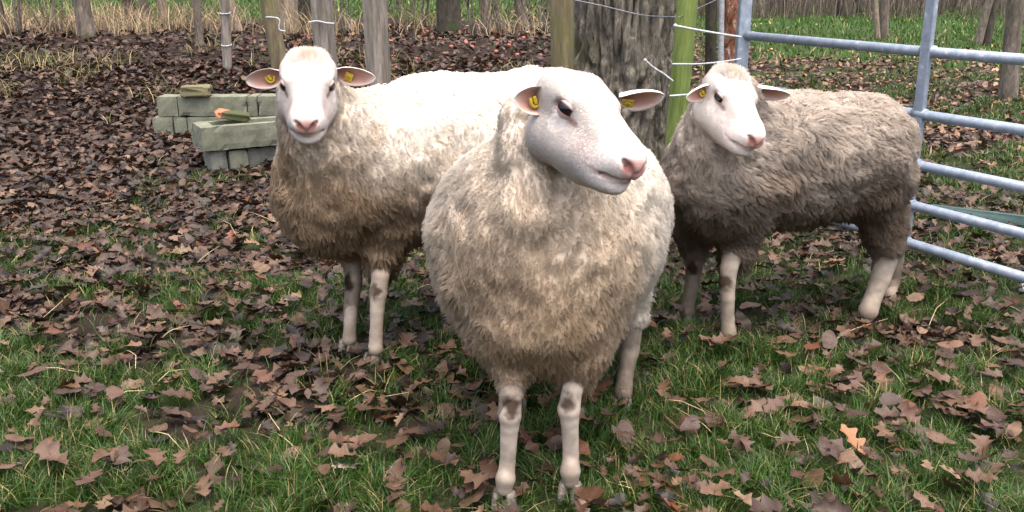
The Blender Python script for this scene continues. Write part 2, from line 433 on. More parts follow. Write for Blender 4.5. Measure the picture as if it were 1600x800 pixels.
def hair_object(name, pts, rad, col, m, parent, root, lie):
    n, k = pts.shape[:2]
    hc = bpy.data.hair_curves.new(name); hc.add_curves([k] * n)
    hc.position_data.foreach_set("vector", (pts - np.array(root.location)).astype(np.float32).ravel())
    a = hc.attributes.get("radius") or hc.attributes.new("radius", 'FLOAT', 'POINT'); a.data.foreach_set("value", rad.astype(np.float32).ravel())
    c4 = np.ones((n, 4), dtype=np.float32); c4[:, :3] = col
    a = hc.attributes.new("Col", 'FLOAT_COLOR', 'CURVE'); a.data.foreach_set("color", c4.ravel())
    a = hc.attributes.new("lie", 'FLOAT_VECTOR', 'CURVE'); a.data.foreach_set("vector", lie.astype(np.float32).ravel())
    hc.materials.append(m); o = bpy.data.objects.new(name, hc); COL.objects.link(o); o.parent = parent; return o
def unit(a): return a / (np.linalg.norm(a, axis=-1, keepdims=True) + 1e-9)
def grow(roots, N, L, flow, bend, clump, frizz, nclump, seed, K=5, tipspread=.25):
    """strands from skin points: a bent path, gathered into locks"""
    r = np.random.default_rng(seed); n = len(roots)
    d0 = unit(N + r.normal(0, .22, (n, 3))); pts = np.zeros((n, K, 3)); pts[:, 0] = roots; p = roots.copy()
    for i in range(1, K):
        s = i / (K - 1); d = unit(d0 * (1 - bend * s) + flow * bend * s); p = p + d * (L / (K - 1))[:, None]; pts[:, i] = p
    if nclump:
        ci = r.choice(n, min(nclump, n), replace=False); kd = kdtree.KDTree(len(ci))
        for q, i in enumerate(ci): kd.insert(roots[i], q)
        kd.balance(); w = np.array([kd.find(x)[1] for x in roots]); lead = pts[ci[w]]
        for i in range(1, K):
            s = i / (K - 1); f = clump * s ** .8
            pts[:, i] = pts[:, i] * (1 - f) + (lead[:, i] + (roots - lead[:, 0]) * tipspread * (1 - s * .6)) * f
    else: w = np.zeros(n, int)
    if frizz:
        off = unit(r.normal(0, 1, (n, 3))); ph = r.uniform(0, 6.28, n)
        for i in range(1, K):
            s = i / (K - 1); pts[:, i] += off * (np.sin(ph + s * 9) * frizz * s)[:, None]
    return pts, w

HEAD_LOCAL = None
def head_prims(O, Rh, s):
    def L(p): return O + Rh @ (np.array(p, float) * s)
    def e(c, r, k, op='+', tg='face'): return ell(L(c), [x * s for x in r], k * s, tg, Rh, op)
    def c(a, b, ra, rb, k, op='+', tg='face'): return cone(L(a), L(b), ra * s, rb * s, k * s, tg, op)
    H = [e((0, -.005, -.006), (.066, .075, .055), .03), e((0, .045, .010), (.066, .052, .046), .03),
         c((0, .05, .006), (0, .185, .008), .053, .037, .03), e((0, .2, -.006), (.043, .040, .036), .03), e((0, .222, .004), (.031, .024, .025), .02),
         e((0, .196, -.050), (.034, .037, .024), .014), e((0, .085, -.066), (.038, .085, .050), .05)]
    for q in (-1, 1):
        H += [c((q * .026, .022, -.064), (q * .016, .172, -.034), .051, .034, .03), e((q * .051, .046, .030), (.018, .028, .014), .02),
              e((q * .045, -.01, .02), (.03, .035, .03), .03)]
    # carved: mouth line, nostrils, eye sockets
    for q in (-1, 1):
        H += [c((q * .046, .165, -.038), (q * .036, .212, -.032), .0028, .0032, .005, '-'), c((q * .036, .212, -.030), (0, .243, -.022), .0032, .0034, .005, '-'),
              c((q * .025, .228, .013), (q * .020, .240, .009), .0045, .006, .007, '-'), c((q * .020, .240, .009), (q * .007, .251, -.004), .006, .004, .007, '-'), e((q * .071, .060, .013), (.013, .020, .012), .012, '-')]
    H += [c((0, .246, -.002), (0, .243, -.022), .0025, .0025, .006, '-')]
    return H, L

def ear_mesh(B, T, n, w, cup=.5, curl=0):
    """a cupped leaf of skin from root B to tip T, opening towards n"""
    B, T, n = (np.asarray(a, float) for a in (B, T, n)); ax = T - B; Ln = np.linalg.norm(ax); ax = ax / Ln
    n = unit(n - ax * n.dot(ax)); sd = np.cross(ax, n); NS, NT = 18, 12
    S = np.linspace(0, 1, NS); prof = (S + .16) ** .55 * (1.04 - S) ** .72 * 1.75 * (.75 + .25 * sstep(0, .3, S)); prof[-1] = .03
    F_, B_, C_ = [], [], []
    for i, s in enumerate(S):
        cupi = cup * (1 - s * .55) + (1 - s) ** 2 * .6
        for t in np.linspace(-1, 1, NT):
            a = t * (0.55 + cupi)
            hw = w * .5 * prof[i]
            x = math.sin(a) / (0.55 + cupi) * 1.25 * hw; z = (1 - math.cos(a)) / (0.55 + cupi) * 1.3 * hw
            c = B + ax * (s * Ln) + sd * x + n * (z + curl * s * s * Ln)
            th = .0035 * (1 - t ** 6) * (1 - s ** 8) + .0008
            F_.append(c + n * 0); B_.append(c - n * th * 2)
            rim = max(abs(t) ** 5, s ** 8); inner = np.array([.45, .245, .19]) * (1 - .35 * (1 - s) * (1 - abs(t)))
            C_.append(inner * (1 - rim) + np.array([.74, .68, .64]) * rim)
    V = np.array(F_ + B_); nF = len(F_); F = []
    for i in range(NS - 1):
        for j in range(NT - 1):
            a = i * NT + j; F.append((a, a + 1, a + NT + 1, a + NT)); F.append((nF + a, nF + a + NT, nF + a + NT + 1, nF + a + 1))
        F.append((i * NT, i * NT + NT, nF + i * NT + NT, nF + i * NT)); j = i * NT + NT - 1; F.append((j, nF + j, nF + j + NT, j + NT))
    e = (NS - 1) * NT
    for j in range(NT - 1): F.append((e + j, e + j + 1, nF + e + j + 1, nF + e + j)); F.append((j, nF + j, nF + j + 1, j + 1))
    C = np.array(C_ + [[.76, .72, .68]] * nF)
    return V, F, C, ax, n, sd
def box_vf(c, ax, ay, az, hx, hy, hz, bev=.0):
    """bevelled box: centre, three axes, half sizes"""
    c = np.asarray(c, float); V = []; F = []
    b = bev
    idx = {}
    for sx in (-1, 1):
        for sy in (-1, 1):
            for sz in (-1, 1):
                for a in range(3):
                    h = [hx, hy, hz]; o = [h[i] - (b if i != a else 0) for i in range(3)]
                    idx[(sx, sy, sz, a)] = len(V); V.append(c + ax * sx * o[0] + ay * sy * o[1] + az * sz * o[2])
    def fc(l): F.append(tuple(l))
    S = (-1, 1)
    for a in range(3):
        o = [i for i in range(3) if i != a]
        for s in S:
            q = []
            for (p, r) in ((-1, -1), (1, -1), (1, 1), (-1, 1)):
                k = [0, 0, 0]; k[a] = s; k[o[0]] = p; k[o[1]] = r; q.append(idx[(*k, a)])
            if (s > 0) == (a == 1): q = q[::-1]
            fc(q)
    if b > 0:
        for a in range(3):
            o = [i for i in range(3) if i != a]
            for p in S:
                for r in S:
                    k0 = [0, 0, 0]; k1 = [0, 0, 0]; k0[a] = -1; k1[a] = 1
                    for k in (k0, k1): k[o[0]] = p; k[o[1]] = r
                    fc([idx[(*k0, o[0])], idx[(*k1, o[0])], idx[(*k1, o[1])], idx[(*k0, o[1])]])
        for sx in S:
            for sy in S:
                for sz in S: fc([idx[(sx, sy, sz, a)] for a in range(3)])
    return np.array(V), F
def sphere_vf(c, r, nu=14, nv=10, Rm=None, sc=(1, 1, 1)):
    V = []; F = []
    for i in range(nv + 1):
        for j in range(nu):
            a = math.pi * i / nv; b = 2 * math.pi * j / nu; V.append((math.sin(a) * math.cos(b), math.sin(a) * math.sin(b), math.cos(a)))
    V = np.array(V) * r * np.array(sc)
    if Rm is not None: V = V @ Rm.T
    for i in range(nv):
        for j in range(nu): k = (j + 1) % nu; F.append((i * nu + j, (i + 1) * nu + j, (i + 1) * nu + k, i * nu + k))
    return V + np.asarray(c), F
def hoof_vf(pos, fwd):
    """two cloven claws side by side"""
    fwd = np.array([fwd[0], fwd[1], 0]); fwd /= np.linalg.norm(fwd); sd = np.array([fwd[1], -fwd[0], 0]); up = np.array([0, 0, 1.0]); mb = MB()
    for q in (-1, 1):
        rings = []
        for z, f0, f1, hw in ((0, -.026, .036, .0155), (.014, -.026, .030, .0155), (.032, -.022, .019, .0145), (.045, -.018, .010, .011)):
            cx = (f0 + f1) / 2; hl = (f1 - f0) / 2
            for th in np.arange(10) * math.pi / 5:
                rings.append(pos + up * z + fwd * (cx + hl * math.cos(th)) + sd * (q * .0165 + hw * math.sin(th) * (1 - .35 * max(0, math.cos(th)))))
        F = [(i * 10 + j, i * 10 + (j + 1) % 10, i * 10 + 10 + (j + 1) % 10, i * 10 + 10 + j) for i in range(3) for j in range(10)]
        F += [tuple(range(9, -1, -1)), tuple(range(30, 40))]; mb.add(np.array(rings), F)
    return mb.get()

def build_sheep(label, S):
    base = np.array([*S['base'], 0.0]); base[2] = float(terrain(base[0], base[1]))
    root = empty("sheep", base, label, "sheep", "sheep in the paddock")
    r_, f_ = camvec(S['r']), camvec(S['f']); f_ = unit(f_ - r_ * f_.dot(r_)); u_ = np.cross(r_, f_)
    if u_[2] < 0: u_ = -u_
    Rh = np.stack([r_, f_, u_], 1); O = S['O']; sc = S['hs']
    H, L = head_prims(O, Rh, sc)
    body = S['body']; legs = []
    for lg in S['legs']:
        lg = [(p, r * (.80 if r > .0275 else .88)) for p, r in lg]
        for (a, ra), (b, rb) in zip(lg[:-1], lg[1:]):
            legs.append(cone(a, b, ra * 1.06, rb * 1.06, .005, 'leg'))
    allp = body + legs + [p for p in H if p[6] == '+'] + [p for p in H if p[6] == '-']
    h = S.get('h', .005)
    A, lo = field(allp, h); V, F = surface_nets(A, lo, h)
    # relax once, then read which part of the animal each point belongs to
    def pmin(tg):
        d = np.full(len(V), 9.0)
        for p in allp:
            if p[5] == tg and p[6] == '+': d = np.minimum(d, pd(p, V[:, 0], V[:, 1], V[:, 2]))
        return d
    dw, df, dl = pmin('wool'), pmin('face'), pmin('leg')
    loc = (V - O) @ Rh / sc                                   # head coordinates
    wool = sstep(-.012, .012, np.minimum(df, dl) - dw + .004 * (vnoise(V * 60, 4) - .5) * 2)
    face = (1 - wool) * (df < dl); leg = (1 - wool) * (dl <= df)
    N, _ = vnormals(V, F)
    lump = (fbm(V * 11, S['seed'], 2) - .5) * .05 * S['lump'] + (fbm(V * 30, S['seed'] + 5, 2) - .5) * .022 * S['lump']
    V = V + N * (lump * wool + leg * (fbm(V * 14, 71, 2) - .5) * .003)[:, None]; N, farea = vnormals(V, F)
    # colours of the coat
    ax = unit(S['axis']); hgt = V[:, 2] - base[2]
    n1 = fbm(V * 7, 31, 3); n2_ = fbm(V * 22, 33, 3)
    dirt = S['dirt'](V, N, n1)
    wc = S['clean'] * (1 - dirt[:, None]) + S['dirty'] * dirt[:, None]
    wc = wc * (1 + (n2_ - .5) * .5 * S['mottle'])[:, None]
    fc = np.ones((len(V), 3)) * np.array([.80, .74, .69])
    def spot(c, r, colr, amt=1.0):
        nonlocal fc
        d = np.sqrt((((np.abs(loc * [1, 0, 0]).sum(1) - c[0]) / r[0]) ** 2) + ((loc[:, 1] - c[1]) / r[1]) ** 2 + ((loc[:, 2] - c[2]) / r[2]) ** 2)
        w = (sstep(1.0, .45, d) * amt * (.75 + .5 * n2_))[:, None].clip(0, 1); fc = fc * (1 - w) + np.array(colr) * w
    spot((0, .240, .004), (.042, .034, .034), (.50, .29, .26), 1.0)          # nose pad
    spot((.017, .240, .006), (.015, .02, .014), (.24, .09, .08), .9)        # nostrils
    spot((0, .235, -.027), (.05, .05, .013), (.58, .39, .36), .7)           # lips
    spot((.04, .2, -.033), (.03, .05, .008), (.42, .27, .25), .7)
    spot((.066, .060, .016), (.026, .034, .022), (.46, .30, .28), .9)       # eye rim
    spot((.056, .090, .004), (.014, .026, .009), (.36, .22, .21), .85)        # tear line
    spot((0, -.02, .066), (.045, .05, .03), S['pollc'], S['poll'])
    spot((.03, .15, -.02), (.05, .06, .05), (.66, .54, .50), .45)
    fc = fc * (1 - (.12 * sstep(.42, .7, n1) + .10 * (n2_ - .3))[:, None])
    n4 = fbm(V * 60, 35, 3); lc = np.array(S['legc']) * (.62 + .3 * n2_ + .46 * n4)[:, None] * np.ones((len(V), 3))
    for k in S['knees']:
        d = np.linalg.norm((V - k) / np.array([.020, .05, .028]), axis=1); w = (sstep(1.45, .5, d + (n4 - .5) * 1.6) * .95)[:, None]; lc = lc * (1 - w) + np.array([.042, .024, .013]) * w
    w = sstep(.20, .03, hgt + (n2_ - .5) * .12 + (n4 - .5) * .10)[:, None] * .6; lc = lc * (1 - w) + np.array([.17, .13, .095]) * w
    wt = sstep(.30, .37, hgt + (n4 - .5) * .06)[:, None]; lc = lc * (1 - wt) + wc * wt
    C = wc * wool[:, None] + fc * face[:, None] + lc * leg[:, None]
    o = part("body", V, F, M_skin, root, C)
    # --- fleece
    r = np.random.default_rng(S['seed'])
    cum = np.cumsum(farea * (wool[F].mean(1) > .25)); cum /= cum[-1]
    n = S['nhair']; fi = np.searchsorted(cum, r.random(n)); w4 = r.dirichlet((1, 1, 1, 1), n)
    roots = (V[F[fi]] * w4[..., None]).sum(1); NN = unit((N[F[fi]] * w4[..., None]).sum(1)); ww = (wool[F[fi]] * w4).sum(1); cc = (C[F[fi]] * w4[..., None]).sum(1)
    NW = NN; roots = roots - NN * .004
    nz = fbm(roots * 5, 51, 2)
    fl = unit(ax * S['sweep'] + np.array([0, 0, -1.0]) * S['droop'] + (np.stack([fbm(roots * 14, 61 + i, 2) for i in range(3)], 1) - .5) * 3.2 * S['swirl'])
    Ln = S['len'] * (.55 + .9 * nz) * r.uniform(.7, 1.15, n) * (.35 + .65 * ww)
    loc_r = (roots - O) @ Rh / sc; near = sstep(.30, .12, np.linalg.norm(loc_r, axis=1)); Ln *= 1 - .45 * near
    pts, cid = grow(roots, NN, Ln, fl, S['bend'], S['clump'], .004, S['nclump'], S['seed'])
    rr = np.random.default_rng(S['seed'] + 9); cv = rr.uniform(.91, 1.08, S['nclump'] + 1)[cid]
    col = np.clip(cc * cv[:, None] * rr.uniform(.9, 1.1, n)[:, None], 0, .92)
    rad = np.linspace(1, .35, 5)[None] * (S['rad'] * rr.uniform(.7, 1.3, n))[:, None]
    # short coat of the face and legs
    skinw = (face + leg * .8) * (loc[:, 1] < .232); cum = np.cumsum(farea * (skinw[F].mean(1) > .2)); cum /= cum[-1]
    m = S['nshort']; fi = np.searchsorted(cum, r.random(m)); w4 = r.dirichlet((1, 1, 1, 1), m)
    ro = (V[F[fi]] * w4[..., None]).sum(1); NN = unit((N[F[fi]] * w4[..., None]).sum(1)); cs = (C[F[fi]] * w4[..., None]).sum(1); isf = (face[F[fi]] * w4).sum(1) > .4
    back = np.where(isf[:, None], -f_[None] * 1.0 + np.array([0, 0, -.1]), np.array([[0, 0, -1.0]]))
    lo_ = (ro - O) @ Rh / sc; crest = isf * sstep(.075, .03, np.linalg.norm(lo_ - np.array([0, -.03, .06]), axis=1))
    Ls = np.where(isf, .0042, .006) * r.uniform(.6, 1.2, m) + crest * S['crest'] * r.uniform(.4, 1, m)
    wr = (wool[F[fi]] * w4).sum(1); Ls = Ls + .022 * wr * r.uniform(.3, 1, m)
    eye_d = np.linalg.norm(np.abs(lo_) * [1, 1, 1] - np.array([.066, .060, .016]), axis=1); Ls *= np.where(eye_d < .022, .35, 1) * (1 - .75 * isf * sstep(.10, .21, lo_[:, 1]))
    bk = np.where(crest > .3, .45, .95)
    p2, _ = grow(ro, NN, Ls, unit(back + r.normal(0, .2, (m, 3))), bk[:, None], .0, .0006, 0, S['seed'] + 3)
    rad2 = np.linspace(1, .3, 5)[None] * (np.where(crest > .3, .0009, .0008) * r.uniform(.7, 1.2, m))[:, None]
    hair_object("fleece", np.concatenate([pts, p2]), np.concatenate([rad, rad2]), np.concatenate([col, np.clip(cs * r.uniform(.93, 1.06, m)[:, None], 0, .85)]), M_wool, root, root, np.concatenate([unit(NW + .35 * (pts[:, -1] - pts[:, 0]) / Ln[:, None]), NN]))
    m = S.get('chaff', 40); pick = r.choice(n, m * 6, replace=False); pick = pick[(roots[pick] - O)[:, 2] < -.05][:m]; tip = pts[pick, -2]; sdv = unit(np.cross(NW[pick], r.normal(0, 1, (len(pick), 3)))); tdv = np.cross(NW[pick], sdv)
    la = r.uniform(.003, .011, (len(pick), 1)); wa = r.uniform(.001, .0025, (len(pick), 1)); Vq = np.stack([tip - sdv * la, tip + tdv * wa, tip + sdv * la, tip - tdv * wa + NW[pick] * .002], 1).reshape(-1, 3)
    ch = part("chaff", Vq, np.arange(len(Vq)).reshape(-1, 4), M_chaff, root, None, False); ch["kind"] = "stuff"
    # --- eyes
    for q in (-1, 1):
        c = L((q * .0535, .060, .0150)); er = .0205 * sc
        Ve, Fe = sphere_vf(np.zeros(3), 1, 24, 16); lv = Ve.copy()
        out = np.array([q * .88, .42, .20]); out /= np.linalg.norm(out); a = lv @ out
        t2 = lv - np.outer(a, out); yy = t2[:, 1]; zz = t2[:, 2]
        pup = (np.abs(zz) < .20) & (np.abs(yy) < .42) & (a > .5)
        ec = np.where(pup[:, None], [[.004, .004, .006]], np.where((a > .25)[:, None], [[.014, .008, .006]], [[.05, .03, .025]]))
        ew = c + (lv * er) @ Rh.T
        eo = part("eye", ew, Fe, M_eye, root, ec)
        tg_ = np.array([-.42 * q, .9, -.12]); tg_ = unit(tg_ - out * tg_.dot(out)); up_ = np.cross(out, tg_); up_ = up_ if up_[2] > 0 else -up_
        for zz0, nm, c_edge, c_out, gap in ((1, "upper_eyelid", (.07, .045, .04), (.58, .44, .40), .30), (-1, "lower_eyelid", (.22, .13, .12), (.66, .50, .46), .40)):
            # a shell over the ball whose free edge is an almond curve
            NT_, NE = 17, 7; Vl = []; Cl = []
            for th in np.linspace(-1.5, 1.5, NT_):
                e0 = gap * math.cos(th * 1.02) ** .8 if abs(th) < 1.5 else 0.0
                for k in range(NE):
                    el = e0 + (1.45 - e0) * (k / (NE - 1)) ** 1.3; rr_ = er * (1.07 + .05 * math.exp(-(k - 1) ** 2))
                    Vl.append(c + Rh @ ((math.cos(el) * (math.cos(th) * out + math.sin(th) * tg_) + math.sin(el) * zz0 * up_) * rr_))
                    m_ = min(1, k / 2.2); Cl.append(np.array(c_edge) * (1 - m_) + np.array(c_out) * m_)
            Fl = [(i * NE + k, i * NE + k + 1, (i + 1) * NE + k + 1, (i + 1) * NE + k) for i in range(NT_ - 1) for k in range(NE - 1)]
            subpart(nm, Vl, Fl, M_skin, eo, root, np.array(Cl))
    # --- ears and tags
    for E in S['ears']:
        Ve, Fe, Ce, ea, en, es = ear_mesh(E['B'], E['T'], camvec(E['n']), E['w'], E.get('cup', .5), E.get('curl', 0))
        eo = part("ear", Ve, Fe, M_skin, root, Ce)
        if 'tag' in E:
            s, off, sz, tilt, mode = E['tag']; c = np.asarray(E['B']) + (np.asarray(E['T']) - np.asarray(E['B'])) * s + es * off + en * .010
            mb = MB(); tx = unit(ea * math.cos(tilt) + es * math.sin(tilt)); ty = np.cross(en, tx)
            if mode == 'plate':
                mb.add(*box_vf(c, tx, ty, en, sz * .5, sz * .55, .0014, .001)); mb.add(*tube([c - en * .012, c + en * .004], [.0045, .0045], 10)); mb.add(*tube([c + en * .0013, c + en * .004], [.0075, .0065], 14))
            else:
                arc = [c + tx * sz * .62 * math.cos(a) + ty * sz * .5 * math.sin(a) + en * .002 for a in np.linspace(.9, 4.6, 16)]
                mb.add(*tube(arc, .0034, 8)); mb.add(*box_vf(c + en * .003, tx, ty, en, sz * .36, .0042, .0022, .001)); mb.add(*tube([c - en * .01, c + en * .005], [.0055, .005], 10))
            Vt, Ft = mb.get(); subpart("ear_tag", Vt, Ft, M_tag, eo, root, None, False)
    # --- hooves
    for hp, fw in S['hooves']:
        hp = np.array(hp, float); hp[2] = float(terrain(hp[0], hp[1])) + .004
        Vh, Fh = hoof_vf(hp, fw); part("hoof", Vh, Fh, M_hoof, root)
    return root
def leg(*pts): return [(np.asarray(p, float), r) for p, r in pts]
def rotz(a):
    return np.array([[math.cos(a), -math.sin(a), 0], [math.sin(a), math.cos(a), 0], [0, 0, 1.0]])
def ankle(g, fw, back=.008, z=.05):
    fw = np.array([fw[0], fw[1], 0]) / math.hypot(fw[0], fw[1]); return np.array([g[0], g[1], g[2] + z]) - fw * back

def toward(p, q): return np.asarray(q, float) - np.asarray(p, float)

# ======================= front sheep: round, cream, facing the camera, head turned aside
def sheep_front():
    axis = np.array([.19, .55, 0]); Rm = rotz(math.atan2(-axis[0], axis[1])); fw = -axis
    body = [ell(P(842, 415, 2.13), (.240, .23, .255), .10, 'wool', Rm), ell(P(872, 350, 2.42), (.295, .36, .295), .12, 'wool', Rm),
            ell(P(905, 330, 2.72), (.265, .25, .27), .12, 'wool', Rm), ell(P(790, 350, 2.18), (.165, .17, .19), .10, 'wool', Rm),
            cone(P(835, 355, 2.07), P(848, 205, 2.05), .165, .095, .10), ell(P(850, 500, 2.02), (.12, .10, .11), .08), cone(P(822, 185, 2.01), P(826, 330, 1.97), .055, .085, .022), ell(P(772, 440, 2.07), (.085, .085, .12), .05), ell(P(915, 445, 2.08), (.085, .085, .12), .05),
            cone(P(792, 510, 2.02), P(799, 600, 1.985), .075, .031, .05), cone(P(910, 505, 2.05), P(898, 598, 2.01), .080, .033, .05),
            cone(P(965, 410, 2.62), P(984, 490, 2.62), .11, .05, .05), cone(P(800, 450, 2.6), P(803, 540, 2.55), .11, .05, .06)]
    g1, g2, g3, g4 = ground(787, 795), ground(890, 782), ground(970, 642), ground(806, 640)
    legs = [leg((P(799, 602, 1.985), .030), (P(799, 618, g1[1] + .025), .0285), (P(797, 650, g1[1] + .015), .0305), (P(796, 668, g1[1] + .015), .0225), (P(793, 722, g1[1] + .02), .0205), (P(790, 748, g1[1] + .005), .0285), (ankle(g1, fw, .004, .055), .022)),
            leg((P(897, 598, 2.01), .031), (P(894, 610, g2[1] + .025), .0295), (P(889, 640, g2[1] + .015), .0315), (P(890, 658, g2[1] + .015), .0230), (P(892, 710, g2[1] + .02), .0208), (P(891, 736, g2[1] + .005), .0290), (ankle(g2, fw, .004, .055), .022)),
            leg((P(984, 480, 2.62), .05), (P(984, 545, 2.58), .032), (P(977, 585, 2.52), .0215), (P(973, 615, g3[1] + .02), .026), (ankle(g3, fw), .023)),
            leg((P(803, 530, 2.55), .045), (P(805, 565, 2.52), .032), (P(806, 600, 2.47), .0215), (P(806, 620, g4[1] + .02), .026), (ankle(g4, fw), .023))]
    yk = g1[1]
    def dirt(V, N, n1):
        front = sstep(.35, -.45, (V[:, 1] - 2.15) - .10 * (V[:, 2] - .6) - .35 * (n1 - .5)); low = sstep(.95, .35, V[:, 2] + (n1 - .5) * .3)
        return np.clip(front * (.72 + .3 * low) + .3 * low, 0, 1.08)
    return dict(base=((g1[0] + g3[0]) / 2, (g1[1] + g3[1]) / 2), axis=axis, body=body, legs=legs, O=P(893, 160, 1.93), r=(.81, -.02, -.585), f=(.445, -.64, .625), hs=1.06, h=.0041,
        seed=11, lump=.6, dirt=dirt, clean=np.array([.90, .86, .78]), dirty=np.array([.58, .455, .325]), mottle=.25, pollc=(.74, .71, .66), poll=.5, legc=(.38, .325, .27),
        knees=[P(800, 640, yk - .02), P(886, 634, yk)], nhair=100000, nclump=18000, len=.027, sweep=.15, droop=1.0, swirl=.7, bend=.68, clump=.58, rad=.0009, nshort=95000, crest=.006,
        ears=[dict(B=P(852, 156, 1.93), T=P(802, 155, 1.87), n=(.1, -.25, .95), w=.072, cup=.8, tag=(.45, .0, .024, 1.1, 'loop')),
              dict(B=P(968, 152, 1.99), T=P(1038, 149, 1.97), n=(.25, -.75, .6), w=.060, cup=.45, tag=(.18, .012, .025, .2, 'plate'))],
        hooves=[(g1, fw), (g2, fw), (g3, fw), (g4, fw)])
# ======================= sheep behind, looking straight at the camera
def sheep_left():
    axis = np.array([.90, .36, 0]); Rm = rotz(math.atan2(axis[1], axis[0]) - math.pi / 2); fw = -axis
    body = [ell(P(548, 272, 2.92), (.205, .215, .25), .10, 'wool', Rm), ell(P(690, 248, 3.06), (.27, .36, .285), .12, 'wool', Rm), ell(P(828, 230, 3.22), (.26, .27, .28), .12, 'wool', Rm),
            cone(P(528, 262, 2.84), P(490, 165, 2.76), .155, .108, .10), ell(P(515, 320, 2.84), (.15, .15, .15), .08),
            cone(P(548, 350, 2.93), P(552, 405, 2.91), .075, .036, .05), cone(P(602, 355, 2.86), P(598, 415, 2.84), .085, .042, .05),
            cone(P(845, 330, 3.10), P(850, 400, 3.08), .12, .05, .06), cone(P(850, 320, 3.4), P(850, 380, 3.4), .11, .05, .06)]
    g1, g2, g3, g4 = ground(543, 553), ground(582, 570), ground(850, 510), ground(840, 470)
    legs = [leg((P(552, 400, 2.91), .036), (P(552, 438, g1[1] + .03), .031), (P(550, 465, g1[1] + .02), .0235), (P(547, 505, g1[1] + .01), .0225), (P(546, 530, g1[1]), .028), (ankle(g1, fw), .023)),
            leg((P(598, 408, 2.84), .042), (P(594, 432, g2[1] + .04), .034), (P(591, 458, g2[1] + .03), .034), (P(589, 485, g2[1] + .02), .0245), (P(588, 520, g2[1] + .01), .0235), (P(587, 546, g2[1]), .0295), (ankle(g2, fw), .024)),
            leg((P(850, 390, 3.08), .045), (P(856, 420, 3.09), .032), (P(853, 465, g3[1]), .022), (P(851, 490, g3[1]), .027), (ankle(g3, fw), .023)),
            leg((P(850, 370, 3.4), .045), (P(853, 400, 3.4), .032), (P(845, 430, g4[1]), .022), (P(841, 450, g4[1]), .027), (ankle(g4, fw), .023))]
    def dirt(V, N, n1):
        low = sstep(.88, .45, V[:, 2] + (n1 - .5) * .35); fr = sstep(-.30, -.55, V[:, 0] + (n1 - .5) * .2)
        return np.clip(low * .95 + fr * .6, 0, 1.05)
    return dict(base=((g1[0] + g3[0]) / 2, (g1[1] + g3[1]) / 2), axis=axis, body=body, legs=legs, O=P(482, 121, 2.70), r=(.985, .02, -.17), f=(.12, -.70, .70), hs=1.05,
        seed=23, lump=.7, dirt=dirt, clean=np.array([.90, .86, .78]), dirty=np.array([.48, .37, .26]), mottle=.4, pollc=(.55, .47, .36), poll=.95, legc=(.37, .315, .26),
        knees=[P(586, 457, g2[1]), P(545, 440, g1[1] + .02)], nhair=90000, nclump=15000, len=.030, sweep=.3, droop=1.0, swirl=.8, bend=.7, clump=.6, rad=.0011, nshort=60000, crest=.03,
        ears=[dict(B=P(443, 116, 2.74), T=P(384, 127, 2.72), n=(-.1, -.5, .9), w=.066, cup=.45, tag=(.36, .0, .023, 1.2, 'loop')),
              dict(B=P(524, 112, 2.76), T=P(587, 122, 2.74), n=(.1, -.6, .85), w=.064, cup=.45, tag=(.36, .006, .024, .3, 'plate'))],
        hooves=[(g1, (-.35, -.95)), (g2, (-.6, -.8)), (g3, fw), (g4, fw)])
